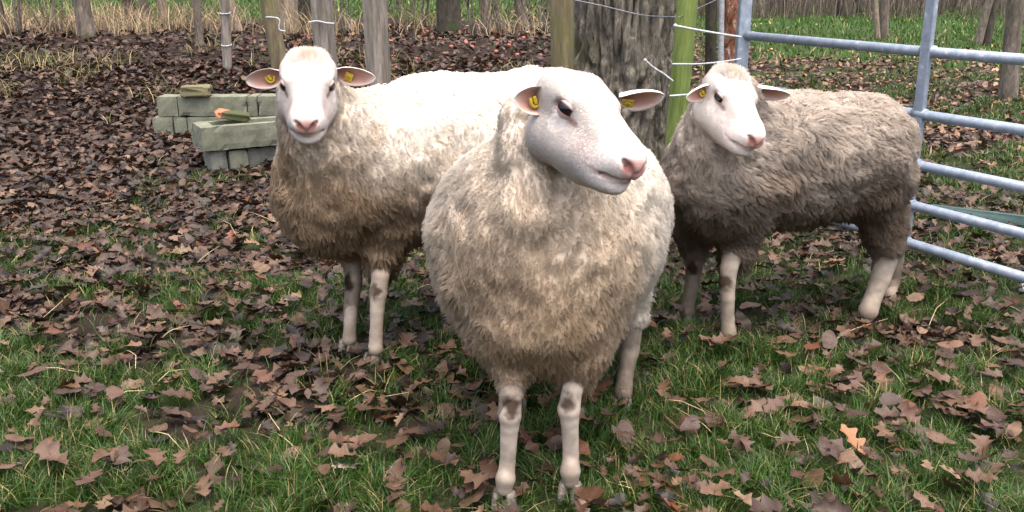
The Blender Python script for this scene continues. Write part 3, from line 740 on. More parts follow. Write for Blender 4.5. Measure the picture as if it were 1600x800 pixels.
# ======================= shaggy grey-brown sheep by the gate
def sheep_right():
    axis = np.array([.93, .24, 0]); Rm = rotz(math.atan2(axis[1], axis[0]) - math.pi / 2); fw = -axis
    body = [ell(P(1130, 280, 3.06), (.19, .19, .215), .09, 'wool', Rm), ell(P(1240, 250, 3.15), (.23, .29, .228), .10, 'wool', Rm), ell(P(1337, 243, 3.23), (.22, .17, .225), .10, 'wool', Rm),
            cone(P(1128, 268, 3.03), P(1132, 165, 2.97), .155, .108, .10), cone(P(1150, 350, 3.02), P(1145, 400, 3.0), .080, .044, .05), cone(P(1085, 350, 3.2), P(1086, 398, 3.2), .075, .036, .05),
            cone(P(1362, 280, 3.2), P(1384, 382, 3.2), .11, .052, .06), cone(P(1368, 280, 3.36), P(1392, 380, 3.36), .10, .045, .06)]
    g1, g2, g3, g4 = ground(1135, 541), ground(1068, 505), ground(1350, 508), ground(1386, 482)
    legs = [leg((P(1145, 392, 3.0), .044), (P(1139, 420, g1[1] + .03), .035), (P(1136, 442, g1[1] + .02), .0345), (P(1137, 466, g1[1] + .01), .026), (P(1137, 497, g1[1] + .01), .0245), (P(1138, 520, g1[1]), .031), (ankle(g1, (-.2, -1)), .025)),
            leg((P(1086, 392, 3.2), .038), (P(1084, 420, g2[1] + .03), .031), (P(1081, 445, g2[1] + .02), .024), (P(1076, 470, g2[1] + .01), .023), (P(1073, 487, g2[1]), .029), (ankle(g2, (-.5, -.8)), .024)),
            leg((P(1384, 375, 3.2), .064), (P(1384, 405, 3.2), .050), (P(1376, 435, 3.18), .042), (P(1364, 465, 3.16), .038), (P(1356, 487, g3[1]), .042), (ankle(g3, fw), .025)),
            leg((P(1397, 375, 3.36), .046), (P(1398, 405, 3.36), .036), (P(1394, 440, 3.34), .027), (P(1390, 462, g4[1]), .030), (ankle(g4, fw), .024))]
    def dirt(V, N, n1):
        low = sstep(.80, .38, V[:, 2] + (n1 - .5) * .5); rear = sstep(.9, 1.25, V[:, 0] + (n1 - .5) * .3)
        return np.clip(low * .85 + rear * .18 + .05, 0, 1)
    return dict(base=((g1[0] + g3[0]) / 2, (g1[1] + g3[1]) / 2), axis=axis, body=body, legs=legs, O=P(1134, 143, 2.87), r=(.91, -.08, -.40), f=(.27, -.75, .60), hs=1.03,
        seed=37, lump=.8, dirt=dirt, clean=np.array([.56, .495, .43]), dirty=np.array([.27, .21, .16]), mottle=1.1, pollc=(.62, .54, .36), poll=.7, legc=(.31, .265, .215),
        knees=[P(1131, 441, g1[1]), P(1083, 418, g2[1])], nhair=90000, nclump=14000, len=.034, sweep=.7, droop=.85, swirl=.9, bend=.7, clump=.6, rad=.0011, nshort=60000, crest=.03,
        ears=[dict(B=P(1112, 134, 2.86), T=P(1072, 153, 2.82), n=(-.05, -.7, .7), w=.062, cup=.55, tag=(.42, .0, .022, 1.1, 'loop')),
              dict(B=P(1178, 136, 2.95), T=P(1234, 150, 3.00), n=(.35, -.85, .3), w=.060, cup=.4)],
        hooves=[(g1, (-.2, -1)), (g2, (-.5, -.8)), (g3, fw), (g4, fw)])
SH1 = build_sheep("round cream sheep nearest the camera, its head turned aside", sheep_front())
SH2 = build_sheep("cream sheep staring straight at the camera beside the concrete blocks", sheep_left())
SH3 = build_sheep("shaggy grey-brown sheep standing beside the galvanised gate", sheep_right())
FEET = [np.array([c.matrix_basis.translation.x, 0]) for c in []]

# ---------------------------------------------------------------- gate
def gate():
    a0 = np.array([1.20, 4.72]); a1 = np.array([1.70, 3.74]); d = (a1 - a0) / np.linalg.norm(a1 - a0); a2 = a1 + d * 1.1
    root = empty("farm_gate", (a1[0], a1[1], float(terrain(*a1))), "galvanised steel tube gate behind the shaggy sheep", "gate")
    for z in (.955, .70, .49, .315, .15):
        s = a0 - d * -.0; e = a2
        V, F = tube([(s[0], s[1], z), ((s[0] + e[0]) / 2, (s[1] + e[1]) / 2, z - .004), (e[0], e[1], z)], .0212, 16); part("rail", V, F, M_galv, root)
    ax = np.array([d[0], d[1], 0]); ay = np.array([-d[1], d[0], 0]); az = np.array([0, 0, 1.0])
    for p, z0, z1, w, nm in ((a1, .12, 1.75, .023, "brace"), (a2, .12, 1.0, .021, "upright")):
        c = np.array([p[0], p[1], (z0 + z1) / 2]); tilt = unit(np.array([-.02, -.0, 1.0])) if nm == "brace" else az
        off = ay * (-.012) if ay[0] > 0 else ay * .012
        V, F = box_vf(c + off, ax, ay, tilt, w, .012, (z1 - z0) / 2, .003); part(nm, V, F, M_galv, root, None, False)
    for z in (.955, .70, .49, .315, .15):
        V, F = tube([(a1[0] - d[0] * .03, a1[1] - d[1] * .03, z), (a1[0] + d[0] * .03, a1[1] + d[1] * .03, z)], .0235, 16); part("weld_collar", V, F, M_galv, root)
    # hinge post of the gate
    hp = empty("gate_post", (a0[0], a0[1], float(terrain(*a0))), "square galvanised post carrying the gate hinges", "post")
    c = np.array([a0[0] - .012, a0[1] + .02, 1.0]); V, F = box_vf(c, np.array([1.0, 0, 0]), np.array([0, 1.0, 0]), az, .030, .030, 1.05, .004); part("shaft", V, F, M_galv, hp, None, False)
    for z in (.955, .70):
        V, F = box_vf((a0[0] + .026, a0[1] - .015, z), np.array([1.0, 0, 0]), np.array([0, 1.0, 0]), az, .012, .016, .02, .003); part("hinge", V, F, M_galv, hp, None, False)
gate()

# ---------------------------------------------------------------- trees, posts and stems
def stick(u0, v0, u1, y, bend=0.0, top=3.2, y1=None):
    """base and path of an upright thing whose foot is seen at (u0,v0) and that leaves the picture at (u1,0)"""
    b = P(u0, v0, y); t = P(u1, 0, y1 or y); d = t - b; d = d / d[2] if d[2] > .02 else np.array([0, 0, 1.0])
    z0 = float(terrain(b[0], b[1])); f = b + d * (z0 - b[2]); f[2] = z0
    return f, d
def tree(name, label, u0, v0, u1, y, wpx, m, group="tree trunks behind the fence", limbs=4, flare=1.25, seed=0, sides=18, height=5.0, jit=.10):
    f, d = stick(u0, v0, u1, y); r0 = wpx / 2 * y * 1.04 / FPX
    root = empty(name, f, label, "tree", group); rg = random.Random(seed)
    n = 26; path = []
    for i in range(n):
        s = i / (n - 1); z = -.15 + s * (height + .15)
        path.append(f + d * z + np.array([math.sin(s * 5 + seed) * .03 * y / 8, math.cos(s * 4 + seed) * .03, 0]) * s)
    path = np.array(path); S = np.linspace(0, 1, n); rad = r0 * (1 - .45 * S) * (1 + (flare - 1) * np.exp(-(S * height) / .18))
    V, F = tube(path, rad, sides, True, jit, seed); part("trunk", V, F, m, root)
    mb = MB()
    for i in range(limbs):
        k = rg.randint(int(n * .5), n - 2); a = rg.uniform(0, 6.28); p = path[k]; L = rg.uniform(.8, 1.6) * height / 5
        e = p + np.array([math.cos(a) * L * .8, math.sin(a) * L * .8, L * .8]); mid = (p + e) / 2 + np.array([0, 0, -.08 * L])
        mb.add(*tube(spline([p, mid, e], 7), np.linspace(rad[k] * .5, rad[k] * .1, 7), 6))
        for _ in range(4):
            q = p + (e - p) * rg.uniform(.4, .95); b = rg.uniform(0, 6.28); l2 = L * rg.uniform(.3, .55)
            mb.add(*tube(spline([q, q + np.array([math.cos(b) * l2 * .5, math.sin(b) * l2 * .5, l2 * .35]), q + np.array([math.cos(b) * l2 * .8, math.sin(b) * l2 * .8, l2 * .9])], 5), np.linspace(rad[k] * .16, .003, 5), 5))
    if limbs: V, F = mb.get(); part("crown", V, F, m, root)
    return root
def post(label, u0, v0, u1, y, wpx, m, name="fence_post", height=1.7, seed=0, cords=(), bands=()):
    f, d = stick(u0, v0, u1, y); r = wpx / 2 * y * 1.04 / FPX
    root = empty(name, f, label, "post", "fence posts"); S = np.linspace(-.1, height, 14)
    V, F = tube([f + d * s for s in S], np.linspace(r * 1.04, r * .97, 14), 20, True, .05, seed); part("shaft", V, F, m, root)
    for c in cords:                                           # wire hooks and insulators fixed to the post
        V, F = tube(spline([P(a, b, y - r - .02 - k * .0) for k, (a, b) in enumerate(c)], 4 * len(c)), .007, 8); part("insulator_hook", V, F, M_white, root)
    for v in bands:
        c = P(u0 + (u1 - u0) * (1 - v / max(v0, 1)), v, y)
        th = np.linspace(0, 2 * math.pi, 24); V, F = tube([c + np.array([math.cos(a) * r * 1.08, math.sin(a) * r * 1.08, .01 * math.sin(a)]) for a in th], .006, 6, False); part("wire_band", V, F, M_white, root)
    return root
# big oak: bark ridges as geometry
def oak():
    y = 5.5; f, d = stick(968, 290, 976, y); r0 = 150 / 2 * y * 1.03 / FPX
    root = empty("oak_tree", f, "broad mossy oak trunk between the green post and the brown post", "tree")
    NS, NH = 200, 260; th = np.linspace(0, 2 * math.pi, NS, endpoint=False); Z = np.linspace(-.2, 1, NH) ** 1; Z = np.r_[Z[:-40], np.linspace(Z[-40], 4.2, 40)]
    TH, ZZ = np.meshgrid(th, Z); cx = f[0] + d[0] * ZZ; cy = f[1] + d[1] * ZZ
    q = np.stack([np.cos(TH) * 4.6, np.sin(TH) * 4.6, ZZ * 4.2], -1)
    q = q * np.array([1.25, 1.25, .8]); rid = np.abs(vnoise(q * 1.6 + 3 * (vnoise(q * .8, 8) - .5)[..., None], 3) - .5) * 2; rid2 = fbm(q * 3.4, 6, 3)
    rr = r0 * (1 + .35 * np.exp(-(ZZ + .05).clip(0) / .25) * (1 + .5 * np.sin(TH * 5 + 1)) - .05 * ZZ.clip(0) / 1.5 + .03 * np.sin(TH * 3 + ZZ))
    rr = rr + .07 * (np.clip(rid, 0, .5) * 2 - .6) + .05 * (rid2 - .5)
    V = np.stack([cx + np.cos(TH) * rr, cy + np.sin(TH) * rr, f[2] + ZZ], -1).reshape(-1, 3)
    i, j = np.meshgrid(np.arange(NH - 1), np.arange(NS), indexing='ij'); i = i.ravel(); j = j.ravel(); k = (j + 1) % NS
    F = np.stack([i * NS + j, i * NS + k, (i + 1) * NS + k, (i + 1) * NS + j], 1)
    part("trunk", V, F, M_oak, root)
    mb = MB(); rg = random.Random(5)
    for a in range(7):
        p = f + d * rg.uniform(3, 4.1); b = a * .9 + rg.random() * .4; L = rg.uniform(1.4, 2.4)
        e = p + np.array([math.cos(b) * L, math.sin(b) * L, L * .7]); mb.add(*tube(spline([p, (p + e) / 2 + np.array([0, 0, .2]), e], 8), np.linspace(.11, .02, 8), 8))
    V, F = mb.get(); part("crown", V, F, M_oak, root)
oak()
post("algae-green round fence post beside the big oak", 1052, 260, 1074, 4.72, 30, M_post_green, seed=3, height=1.9)
post("brown mossy fence post against the big oak's flank", 879, 200, 878, 5.0, 34, M_post_brown, seed=4)
post("thick pale grey fence post above the staring sheep's back", 596, 200, 585, 5.2, 36, M_post, seed=5)
post("grey-green post with a hook right behind the staring sheep's head", 512, 130, 502, 7.2, 32, M_post, seed=6, cords=[((483, 35), (495, 33), (510, 36), (522, 37))])
post("slim brown post with white hook above the staring sheep's ear", 436, 98, 419, 8.6, 24, M_post_brown, seed=7, cords=[((415, 27), (424, 27), (436, 30), (437, 47), (446, 49))])
post("slim light grey post with white wire bands near the concrete blocks", 355, 95, 351, 9.2, 13, M_post, seed=8, bands=(20, 70))
post("thin dark stake left of the light grey banded post", 313, 70, 306, 10.2, 11, M_bark, seed=9)
tree("tree", "dark leaning trunk with mossy foot at the reed edge", 138, 70, 126, 11.0, 24, M_bark, seed=1)
tree("tree", "stout trunk of the close pair in the reeds", 208, 47, 200, 13.5, 20, M_bark_dark, seed=2)
tree("tree", "slimmer trunk of the close pair in the reeds", 229, 48, 224, 13.8, 14, M_bark, seed=3)
tree("tree", "pale slim trunk just past the close pair", 258, 45, 252, 13.8, 15, M_bark_tan, seed=4)
tree("tree", "tan trunk leaning behind the light grey banded post", 374, 62, 356, 12.0, 18, M_bark_tan, seed=5)
tree("tree", "thick tan trunk behind the slim brown post", 452, 60, 446, 12.0, 34, M_bark_tan, seed=6)
tree("tree", "dark mossy trunk behind the grey-green hooked post", 476, 58, 476, 12.6, 22, M_bark_dark, seed=7)
tree("tree", "dark wet trunk standing over the red apples", 702, 48, 700, 12.5, 36, M_bark_dark, seed=8)
tree("tree", "dark brown shrub-like trunk left of the brown mossy post", 762, 46, 756, 13.5, 15, M_bark, seed=9)
tree("tree", "brown multi-stem trunk near the brown mossy post", 818, 45, 812, 13.5, 17, M_bark, seed=10)
tree("tree", "near mossy trunk standing beyond the gate, at the picture edge", 1574, 158, 1588, 9.4, 25, M_bark, "trees beyond the gate", seed=11)
tree("tree", "leaning stem of the forked pair on the green grass", 1527, 70, 1546, 16.5, 12, M_bark, "trees beyond the gate", seed=12)
tree("tree", "upright stem of the forked pair on the green grass", 1541, 68, 1552, 16.6, 13, M_bark_dark, "trees beyond the gate", seed=13)
tree("tree", "pale slim trunk of the twin trunks above the shaggy sheep's back", 1371, 63, 1366, 17.5, 9, M_bark_tan, "trees beyond the gate", seed=14)
tree("tree", "darker trunk of the twin trunks above the shaggy sheep's back", 1381, 64, 1382, 17.8, 13, M_bark, "trees beyond the gate", seed=15)
tree("tree", "ivy-footed dark trunk at the brush edge beyond the gate", 1316, 22, 1314, 25, 16, M_bark_dark, "trees beyond the gate", seed=16)

# burnt and peeling pole behind the gate post
def rusty_pole():
    y = 5.0; f, d = stick(1126, 260, 1130, y); root = empty("peeling_pole", f, "peeling rust, black and white pole beside the gate post", "pole")
    for du, w, m, nm in ((-17, 17, M_bark_dark, "charred_side"), (-3, 9, M_white, "white_strip"), (12, 22, M_rust, "rusty_side")):
        r = w / 2 * y * 1.04 / FPX; off = np.array([du * y * 1.04 / FPX, -.012 if nm == "white_strip" else 0, 0])
        V, F = tube([f + off + d * s for s in np.linspace(-.1, 1.9, 20)], r, 14, True, .14, int(du + 30)); part(nm, V, F, m, root)
rusty_pole()

# fence cords and wires
def cord(label, pts, y, r, m, sag=0.0, name="fence_wire", knob=False):
    ys = y if isinstance(y, (list, tuple)) else [y] * len(pts)
    w = [P(a, b, q) for (a, b), q in zip(pts, ys)]; root = empty(name, w[0], label, "wire", "fence wires")
    r = r * .72; V, F = tube(spline(w, 24), r, 8); part("strand", V, F, m, root)
    if knob: V, F = sphere_vf(w[0], r * 1.9, 10, 8); part("end_knot", V, F, m, root)
cord("thick white cord from the green post's top to the gate post", [(1055, 40), (1085, 46), (1120, 52), (1158, 58)], [4.63, 4.62, 4.6, 4.58], .0075, M_white, knob=True)
cord("white cord at mid-height between green post and gate post", [(1050, 100), (1090, 100), (1125, 97), (1158, 92)], [4.63, 4.62, 4.62, 4.64], .006, M_white)
cord("frayed white cord end hanging in front of the oak bark", [(1008, 94), (1022, 106), (1038, 116), (1052, 127)], [4.64, 4.64, 4.64, 4.63], .006, M_white, knob=True)
cord("lowest white cord wrapped round the green post", [(1046, 150), (1060, 149), (1080, 147), (1110, 140)], [4.63, 4.62, 4.63, 4.7], .007, M_white)
cord("dark sagging wire across the oak trunk to the green post", [(878, -4), (945, 10), (1000, 23), (1056, 27)], [4.85, 4.85, 4.8, 4.63], .004, M_wire)
cord("thin dark wire from the green post behind the gate post", [(1060, 27), (1080, 18), (1110, 4), (1135, -8)], [4.63, 4.75, 4.85, 4.9], .0035, M_wire)

# ---------------------------------------------------------------- concrete blocks
def rough_block(name, label, p0, ang, L, D, H, z, m, group="concrete blocks", hollow=False, seed=0):
    """block whose front lower left corner stands at p0; length runs along ang"""
    ax = np.array([math.cos(ang), math.sin(ang), 0]); ay = np.array([-math.sin(ang), math.cos(ang), 0]); az = np.array([0, 0, 1.0])
    p0 = np.array([p0[0], p0[1], z]); n = (max(3, int(L / .035)), max(3, int(D / .05)), max(3, int(H / .035)))
    def shell(lo, hi):
        pts = {}; V = []; F = []
        def vid(i, j, k):
            if (i, j, k) not in pts:
                pts[(i, j, k)] = len(V); V.append([lo[0] + (hi[0] - lo[0]) * i / n[0], lo[1] + (hi[1] - lo[1]) * j / n[1], lo[2] + (hi[2] - lo[2]) * k / n[2]])
            return pts[(i, j, k)]
        for a in range(3):
            o = [x for x in range(3) if x != a]
            for s in (0, n[a]):
                for p in range(n[o[0]]):
                    for q in range(n[o[1]]):
                        f = []
                        for dp, dq in ((0, 0), (1, 0), (1, 1), (0, 1)):
                            k = [0, 0, 0]; k[a] = s; k[o[0]] = p + dp; k[o[1]] = q + dq; f.append(vid(*k))
                        if (s > 0) == (a == 1): f = f[::-1]
                        F.append(tuple(f))
        V = np.array(V); ext = np.array([L, D, H]) if False else (np.array(hi) - np.array(lo)); c = (np.array(hi) + np.array(lo)) / 2
        e = np.abs(V - c) / (ext / 2); edge = np.sort(e, 1)[:, 1]                      # 1 on an edge
        chip = (sstep(.55, .8, fbm((V + seed) * 16, seed, 3)) * .009 + .003) * sstep(.93, 1.0, edge)
        V = V - np.sign(V - c) * (chip[:, None] * (e > .9)) + (fbm((V + seed) * 25, seed + 3, 2) - .5)[:, None] * .004
        return V, F
    mb = MB()
    if hollow:
        w = .055
        for lo, hi in (((0, 0, 0), (L, w, H)), ((0, D - w, 0), (L, D, H - .01)), ((0, w - .003, .002), (.10, D - w + .003, H - .004)), ((L - .06, w - .003, .002), (L - .003, D - w + .003, H - .004)), ((.09, w - .003, .003), (L - .05, D - w + .003, .04))): mb.add(*shell(lo, hi))
    else: mb.add(*shell((0, 0, 0), (L, D, H)))
    V, F = mb.get(); W = p0 + V[:, :1] * ax + V[:, 1:2] * ay + V[:, 2:] * az
    o = obj(name, mesh(name, W - p0, F, None, False), m); o.location = tuple(p0); tag(o, label, "block", group); return o
A1 = R(30); c0 = ground(331, 270); ax1 = np.array([math.cos(A1), math.sin(A1)]); ay1 = np.array([-math.sin(A1), math.cos(A1)])
z0 = float(terrain(c0[0], c0[1])) - .02
rough_block("concrete_block", "cracked grey end block under the trough's near corner", c0[:2] - ax1 * .0, A1 + R(0), .115, .24, .165, z0, M_conc2, seed=1)
rough_block("concrete_block", "small green square block under the trough's front", c0[:2] + ax1 * .120 - ay1 * .012, A1, .125, .2, .155, z0, M_conc, seed=2)
rough_block("concrete_block", "set-back speckled grey slab under the trough", c0[:2] + ax1 * .250 + ay1 * .03, A1, .5, .18, .155, z0, M_conc2, seed=3)
rough_block("concrete_trough", "mossy hollow concrete trough holding the broken brick", c0[:2] - ax1 * .05 - ay1 * .035, A1, .78, .33, .16, z0 + .168, M_conc, hollow=True, seed=4)
d0 = ground(242, 211); A2 = R(3); ax2 = np.array([math.cos(A2), math.sin(A2)]); ay2 = np.array([-math.sin(A2), math.cos(A2)]); z2 = float(terrain(d0[0], d0[1])) - .02
PX = 7.45 / FPX
def row(specs, z, H, sd):
    for k, (u0, u1, lab, dy) in enumerate(specs):
        rough_block("concrete_block", lab, d0[:2] + ax2 * ((u0 - 242) * PX) + ay2 * dy, A2, (u1 - u0) * PX - .004, .2, H, z, M_conc, seed=sd + k)
row([(240, 272, "greenish end block at the lower left of the back stack", 0), (272, 293, "short block second along the back stack's lower row", .006), (293, 372, "long block half hidden behind the trough in the lower row", .0), (372, 452, "block at the far end of the back stack's lower row", .004)], z2, .162, 20)
row([(249, 281, "square mossy block on the back stack's upper left end", .02), (281, 386, "long greenish block in the back stack's upper row", .014), (386, 402, "narrow block in the upper row near the sheep", .02), (402, 455, "dark mossy block of the upper row next to the sheep", .022)], z2 + .165, .165, 30)
def rock(name, label, c, sc, rot, m, seed, cat):
    V, F = sphere_vf(np.zeros(3), 1, 22, 14); s = np.abs(V) ** .3 * np.sign(V); V = s * np.array(sc) * (1 + (np.stack([fbm(s * 1.4 + k * 9, seed + k, 3) for k in range(3)], 1) - .5) * .75)
    V = V @ rotz(rot).T; o = obj(name, mesh(name, V, F, None, False), m); o.location = tuple(c); return tag(o, label, cat)
c = P(308, 141, 7.42); rock("mossy_stone", "mossy stone lying on top of the back stack of blocks", (c[0], c[1], z2 + .33 + .045), (.115, .075, .045), .1, M_mossrock, 3, "stone")
c = P(368, 186, 6.12); o = rock("broken_brick", "broken mossy brick with orange face on the concrete trough", (c[0], c[1] - .03, z0 + .168 + .19), (.105, .06, .028), .25, M_brick, 6, "brick"); o.rotation_euler = (0, R(10), 0)

# teal rail and white scrap behind the gate
o = empty("teal_board", P(1520, 335, 5.0), "narrow teal board leaning behind the gate's lower rails", "board")
a, b = P(1455, 326, 4.7), P(1640, 350, 4.25); dd = unit(b - a); V, F = box_vf((a + b) / 2, dd, unit(np.cross(np.array([0, 0, 1.0]), dd)), unit(np.cross(dd, np.cross(np.array([0, 0, 1.0]), dd))), np.linalg.norm(b - a) / 2, .012, .026, .004); part("plank", V, F, M_teal, o)
g = ground(1598, 456); rock("white_stone", "small white stone in the grass under the gate", (g[0] + .02, g[1], g[2] + .012), (.03, .025, .02), .3, M_paper, 9, "stone")

# ---------------------------------------------------------------- fallen leaves
def oak_leaf(seed, n=20, curl=.25):
    """lobed outline along a midrib, curled and folded"""
    r = random.Random(seed); T = np.linspace(0, 1, n + 1); V = []; F = []
    lob = r.uniform(3.0, 4.2); ph = r.uniform(0, 6.28); wid = r.uniform(.26, .36); cu = r.uniform(-.3, 1) * curl; fo = r.uniform(-.3, 1.1) * curl; tw = r.uniform(-1, 1) * curl; ck = r.uniform(-.3, .3); amp = .36 if r.random() < .75 else .06
    for i, t in enumerate(T):
        env = .014 if t < .10 else math.sin(((t - .10) / .90) ** .75 * math.pi) ** .6 * (.5 + .65 * t) + .012
        for q in (-1, 0, 1):
            s1 = math.sin(lob * 2 * math.pi * t + ph + q * .7); w = wid * env * (1 if t < .10 else 1 - amp * .55 + amp * s1) * (1 + r.uniform(-.04, .04))
            x = w * q; yv = t - .5 + (.025 * math.sin(lob * 2 * math.pi * t + ph + 1.0) * abs(q) if t > .1 else 0); x = x + ck * (t - .5) ** 2
            z = cu * (t - .4) ** 2 * 1.1 + fo * abs(w * q) * 1.4 + tw * w * q * (t - .5) * 4 + math.sin(t * 11 + seed + q) * .05 * curl + r.uniform(-.01, .01)
            V.append((x, yv, z))
    for i in range(n):
        for k in range(2): a = i * 3 + k; F.append((a, a + 1, a + 4, a + 3))
    V = np.array(V); C = np.ones((len(V), 3)); C[1::3] *= 1.15; return V, np.array(F), C
def small_leaf(seed):
    r = random.Random(seed); n = 4; T = np.linspace(0, 1, n + 1); V = []
    cu = r.uniform(-.1, .6); fo = r.uniform(-.2, .6); ph = r.uniform(0, 6)
    for i, t in enumerate(T):
        w = .3 * (math.sin((t * .93 + .05) * math.pi) ** .7) * (1 + .3 * math.sin(i * 2.6 + ph)) + .01
        for x in (-w, 0, w): V.append((x, t - .5, cu * (t - .3) ** 2 + fo * abs(x) + r.uniform(-.02, .02)))
    F = [(i * 3 + k, i * 3 + k + 1, i * 3 + k + 4, i * 3 + k + 3) for i in range(n) for k in range(2)]
    return np.array(V), np.array(F)
PAL = np.array([(.155, .100, .076), (.095, .055, .040), (.060, .038, .031), (.026, .018, .018), (.20, .138, .108), (.085, .068, .070), (.115, .072, .060), (.16, .068, .035), (.28, .21, .17)])
PALW = np.array([.2, .17, .15, .13, .12, .09, .08, .03, .03])
def in_view(x, y, m=60):
    z = terrain(x, y) - CAM_H; c, s = math.cos(PITCH), math.sin(PITCH); d = y * c - z * s; up = y * s + z * c
    u = 800 + FPX * x / d; v = 400 - FPX * up / d; return (u > -m) & (u < 1600 + m) & (v > -m) & (v < 800 + m), u, v
def rotmats(n, r, tilt):
    a = r.uniform(0, 6.283, n); tx = r.normal(0, tilt, n); ty = r.normal(0, tilt, n); Z = np.zeros((n, 3, 3))
    ca, sa, cx, sxx, cy, sy = np.cos(a), np.sin(a), np.cos(tx), np.sin(tx), np.cos(ty), np.sin(ty); o = np.zeros(n); i = np.ones(n)
    Rz = np.stack([np.stack([ca, -sa, o], 1), np.stack([sa, ca, o], 1), np.stack([o, o, i], 1)], 1)
    Rx = np.stack([np.stack([i, o, o], 1), np.stack([o, cx, -sxx], 1), np.stack([o, sxx, cx], 1)], 1)
    Ry = np.stack([np.stack([cy, o, sy], 1), np.stack([o, i, o], 1), np.stack([-sy, o, cy], 1)], 1)
    return Rx @ Ry @ Rz
def scatter(name, temps, x, y, zoff, size, tilt, cols, m, label, parent=None, cat="leaves"):
    n = len(x); r = np.random.default_rng(len(x)); k = r.integers(0, len(temps), n); Rt = rotmats(n, r, tilt); pos = np.stack([x, y, terrain(x, y) + zoff], 1)
    Vs, Fs, Cs = [], [], []; off = 0
    for q, (tv, tf) in enumerate(temps):
        s = np.nonzero(k == q)[0]
        if not len(s): continue
        W = np.einsum('nij,vj->nvi', Rt[s], tv) * size[s][:, None, None] + pos[s][:, None]
        low = W[..., 2].min(1) - (pos[s][:, 2] - zoff[s]); W[..., 2] += np.where(low < .002, .002 - low, 0)[:, None]
        Vs.append(W.reshape(-1, 3)); Fs.append((tf[None] + (np.arange(len(s)) * len(tv))[:, None, None] + off).reshape(-1, 4)); Cs.append(np.repeat(cols[s], len(tv), 0)); off += len(s) * len(tv)
    o = obj(name, mesh(name, np.concatenate(Vs), np.concatenate(Fs), np.concatenate(Cs)), m); tag(o, label, cat, None, "stuff"); return o
def pts_area(n, x0, x1, y0, y1, r, power=1.0):
    return r.uniform(x0, x1, n), y0 + (y1 - y0) * r.random(n) ** power
LT = [oak_leaf(i, 20, .42) for i in range(16)]
rl = np.random.default_rng(101)
x, y = pts_area(16000, -3.6, 3.6, 1.55, 5.2, rl); ok, u, v = in_view(x, y, 40)
gn = grassiness(x, y); cl = n2(x, y, 3.1, 77, 2); ok &= rl.random(len(x)) < np.clip(.44 + 1.0 * (cl - .4) - .17 * gn, .12, 1) * (1 + .5 * sstep(2.8, 4.2, y) * (x < .3)); x, y = x[ok], y[ok]
o_ = np.argsort(y); x, y = x[o_], y[o_]
size = rl.uniform(.042, .112, len(x)); gz = grassiness(x, y)
zo = .008 + rl.random(len(x)) * .018 + gz * (.012 + rl.random(len(x)) * .04)
# those that show largest: single leaves lying on the ground
_, U, W_ = in_view(x, y, 0); vis = np.nonzero((U > 5) & (U < 1595) & (W_ < 792))[0]
order = vis[np.argsort(-(size[vis] / y[vis]))][:285]
lm = []
for i, (V, F, C) in enumerate(LT): me = mesh("oak_leaf", V, F, C); me.materials.append(M_leaf1); lm.append(me)
for i in order:
    o = bpy.data.objects.new("oak_leaf", lm[int(rl.integers(0, len(lm)))]); COL.objects.link(o); o.parent = GROUND
    z = float(terrain(x[i], y[i])); o.location = (x[i], y[i], z + zo[i] + .006); s = float(size[i]); o.scale = (s, s, s)
    o.rotation_euler = (float(rl.normal(0, .22)), float(rl.normal(0, .22)), float(rl.uniform(0, 6.28)))
rest = np.setdiff1d(np.arange(len(x)), order)
cols = PAL[rl.choice(len(PAL), len(rest), p=PALW)] * rl.uniform(.26, .72, len(rest))[:, None] * np.array([1.0, .86, .66])
LT7 = [oak_leaf(i + 40, 14, .45)[:2] for i in range(14)]
scatter("leaf_litter", LT7, x[rest], y[rest], zo[rest], size[rest], .28, cols, M_leafmass, "brown oak leaves strewn through the near grass")
# thin shards and broken leaves between, then the far litter
x, y = pts_area(60000, -7.5, 7.5, 1.6, 9.5, rl); ok, u, v = in_view(x, y, 30); dens = np.where(y < 4, .75, .85) * np.clip(.35 + .9 * (n2(x, y, 2.2, 78, 2) - .35) + .3 * (x < .2) * (y > 3.5) - .45 * grassiness(x, y), .02, 1)
ok &= rl.random(len(x)) < dens; x, y = x[ok], y[ok]
SL = [small_leaf(i) for i in range(20)]; PAL = PAL * np.array([.98, .84, .64])
cols = PAL[rl.choice(len(PAL), len(x), p=PALW)] * rl.uniform(.25, .66, len(x))[:, None]
scatter("leaf_litter", SL, x, y, .004 + rl.random(len(x)) * .025, rl.uniform(.03, .085, len(x)), .35, cols, M_leafmass, "broken brown leaves covering the mud around the blocks")
x, y = pts_area(120000, -13, 13, 6.0, 19, rl, 1.25); ok, u, v = in_view(x, y, 30)
cover = np.clip(.80 - .62 * grassiness(x, y) * (x > 1) - .9 * sstep(12, 15, y) * (x < 0) - .3 * sstep(14, 18, y), .06, 1) * np.clip(.5 + 1.2 * (n2(x, y, 1.1, 79, 2) - .35), .1, 1)
ok &= rl.random(len(x)) < cover; x, y = x[ok], y[ok]
cols = PAL[rl.choice(len(PAL), len(x), p=PALW)] * rl.uniform(.25, .66, len(x))[:, None]
pale = (x > 1.5); cols[pale] = cols[pale] * 2.3
red = (x > -3) & (x < 1.0) & (y > 8) & (rl.random(len(x)) < .08); cols[red] = np.array([.24, .085, .06]) * rl.uniform(.7, 1.2, red.sum())[:, None]
scatter("leaf_litter", SL, x, y, .004 + rl.random(len(x)) * .04, rl.uniform(.038, .085, len(x)), .4, cols, M_leafmass, "russet leaf litter on the bank and beyond the gate")
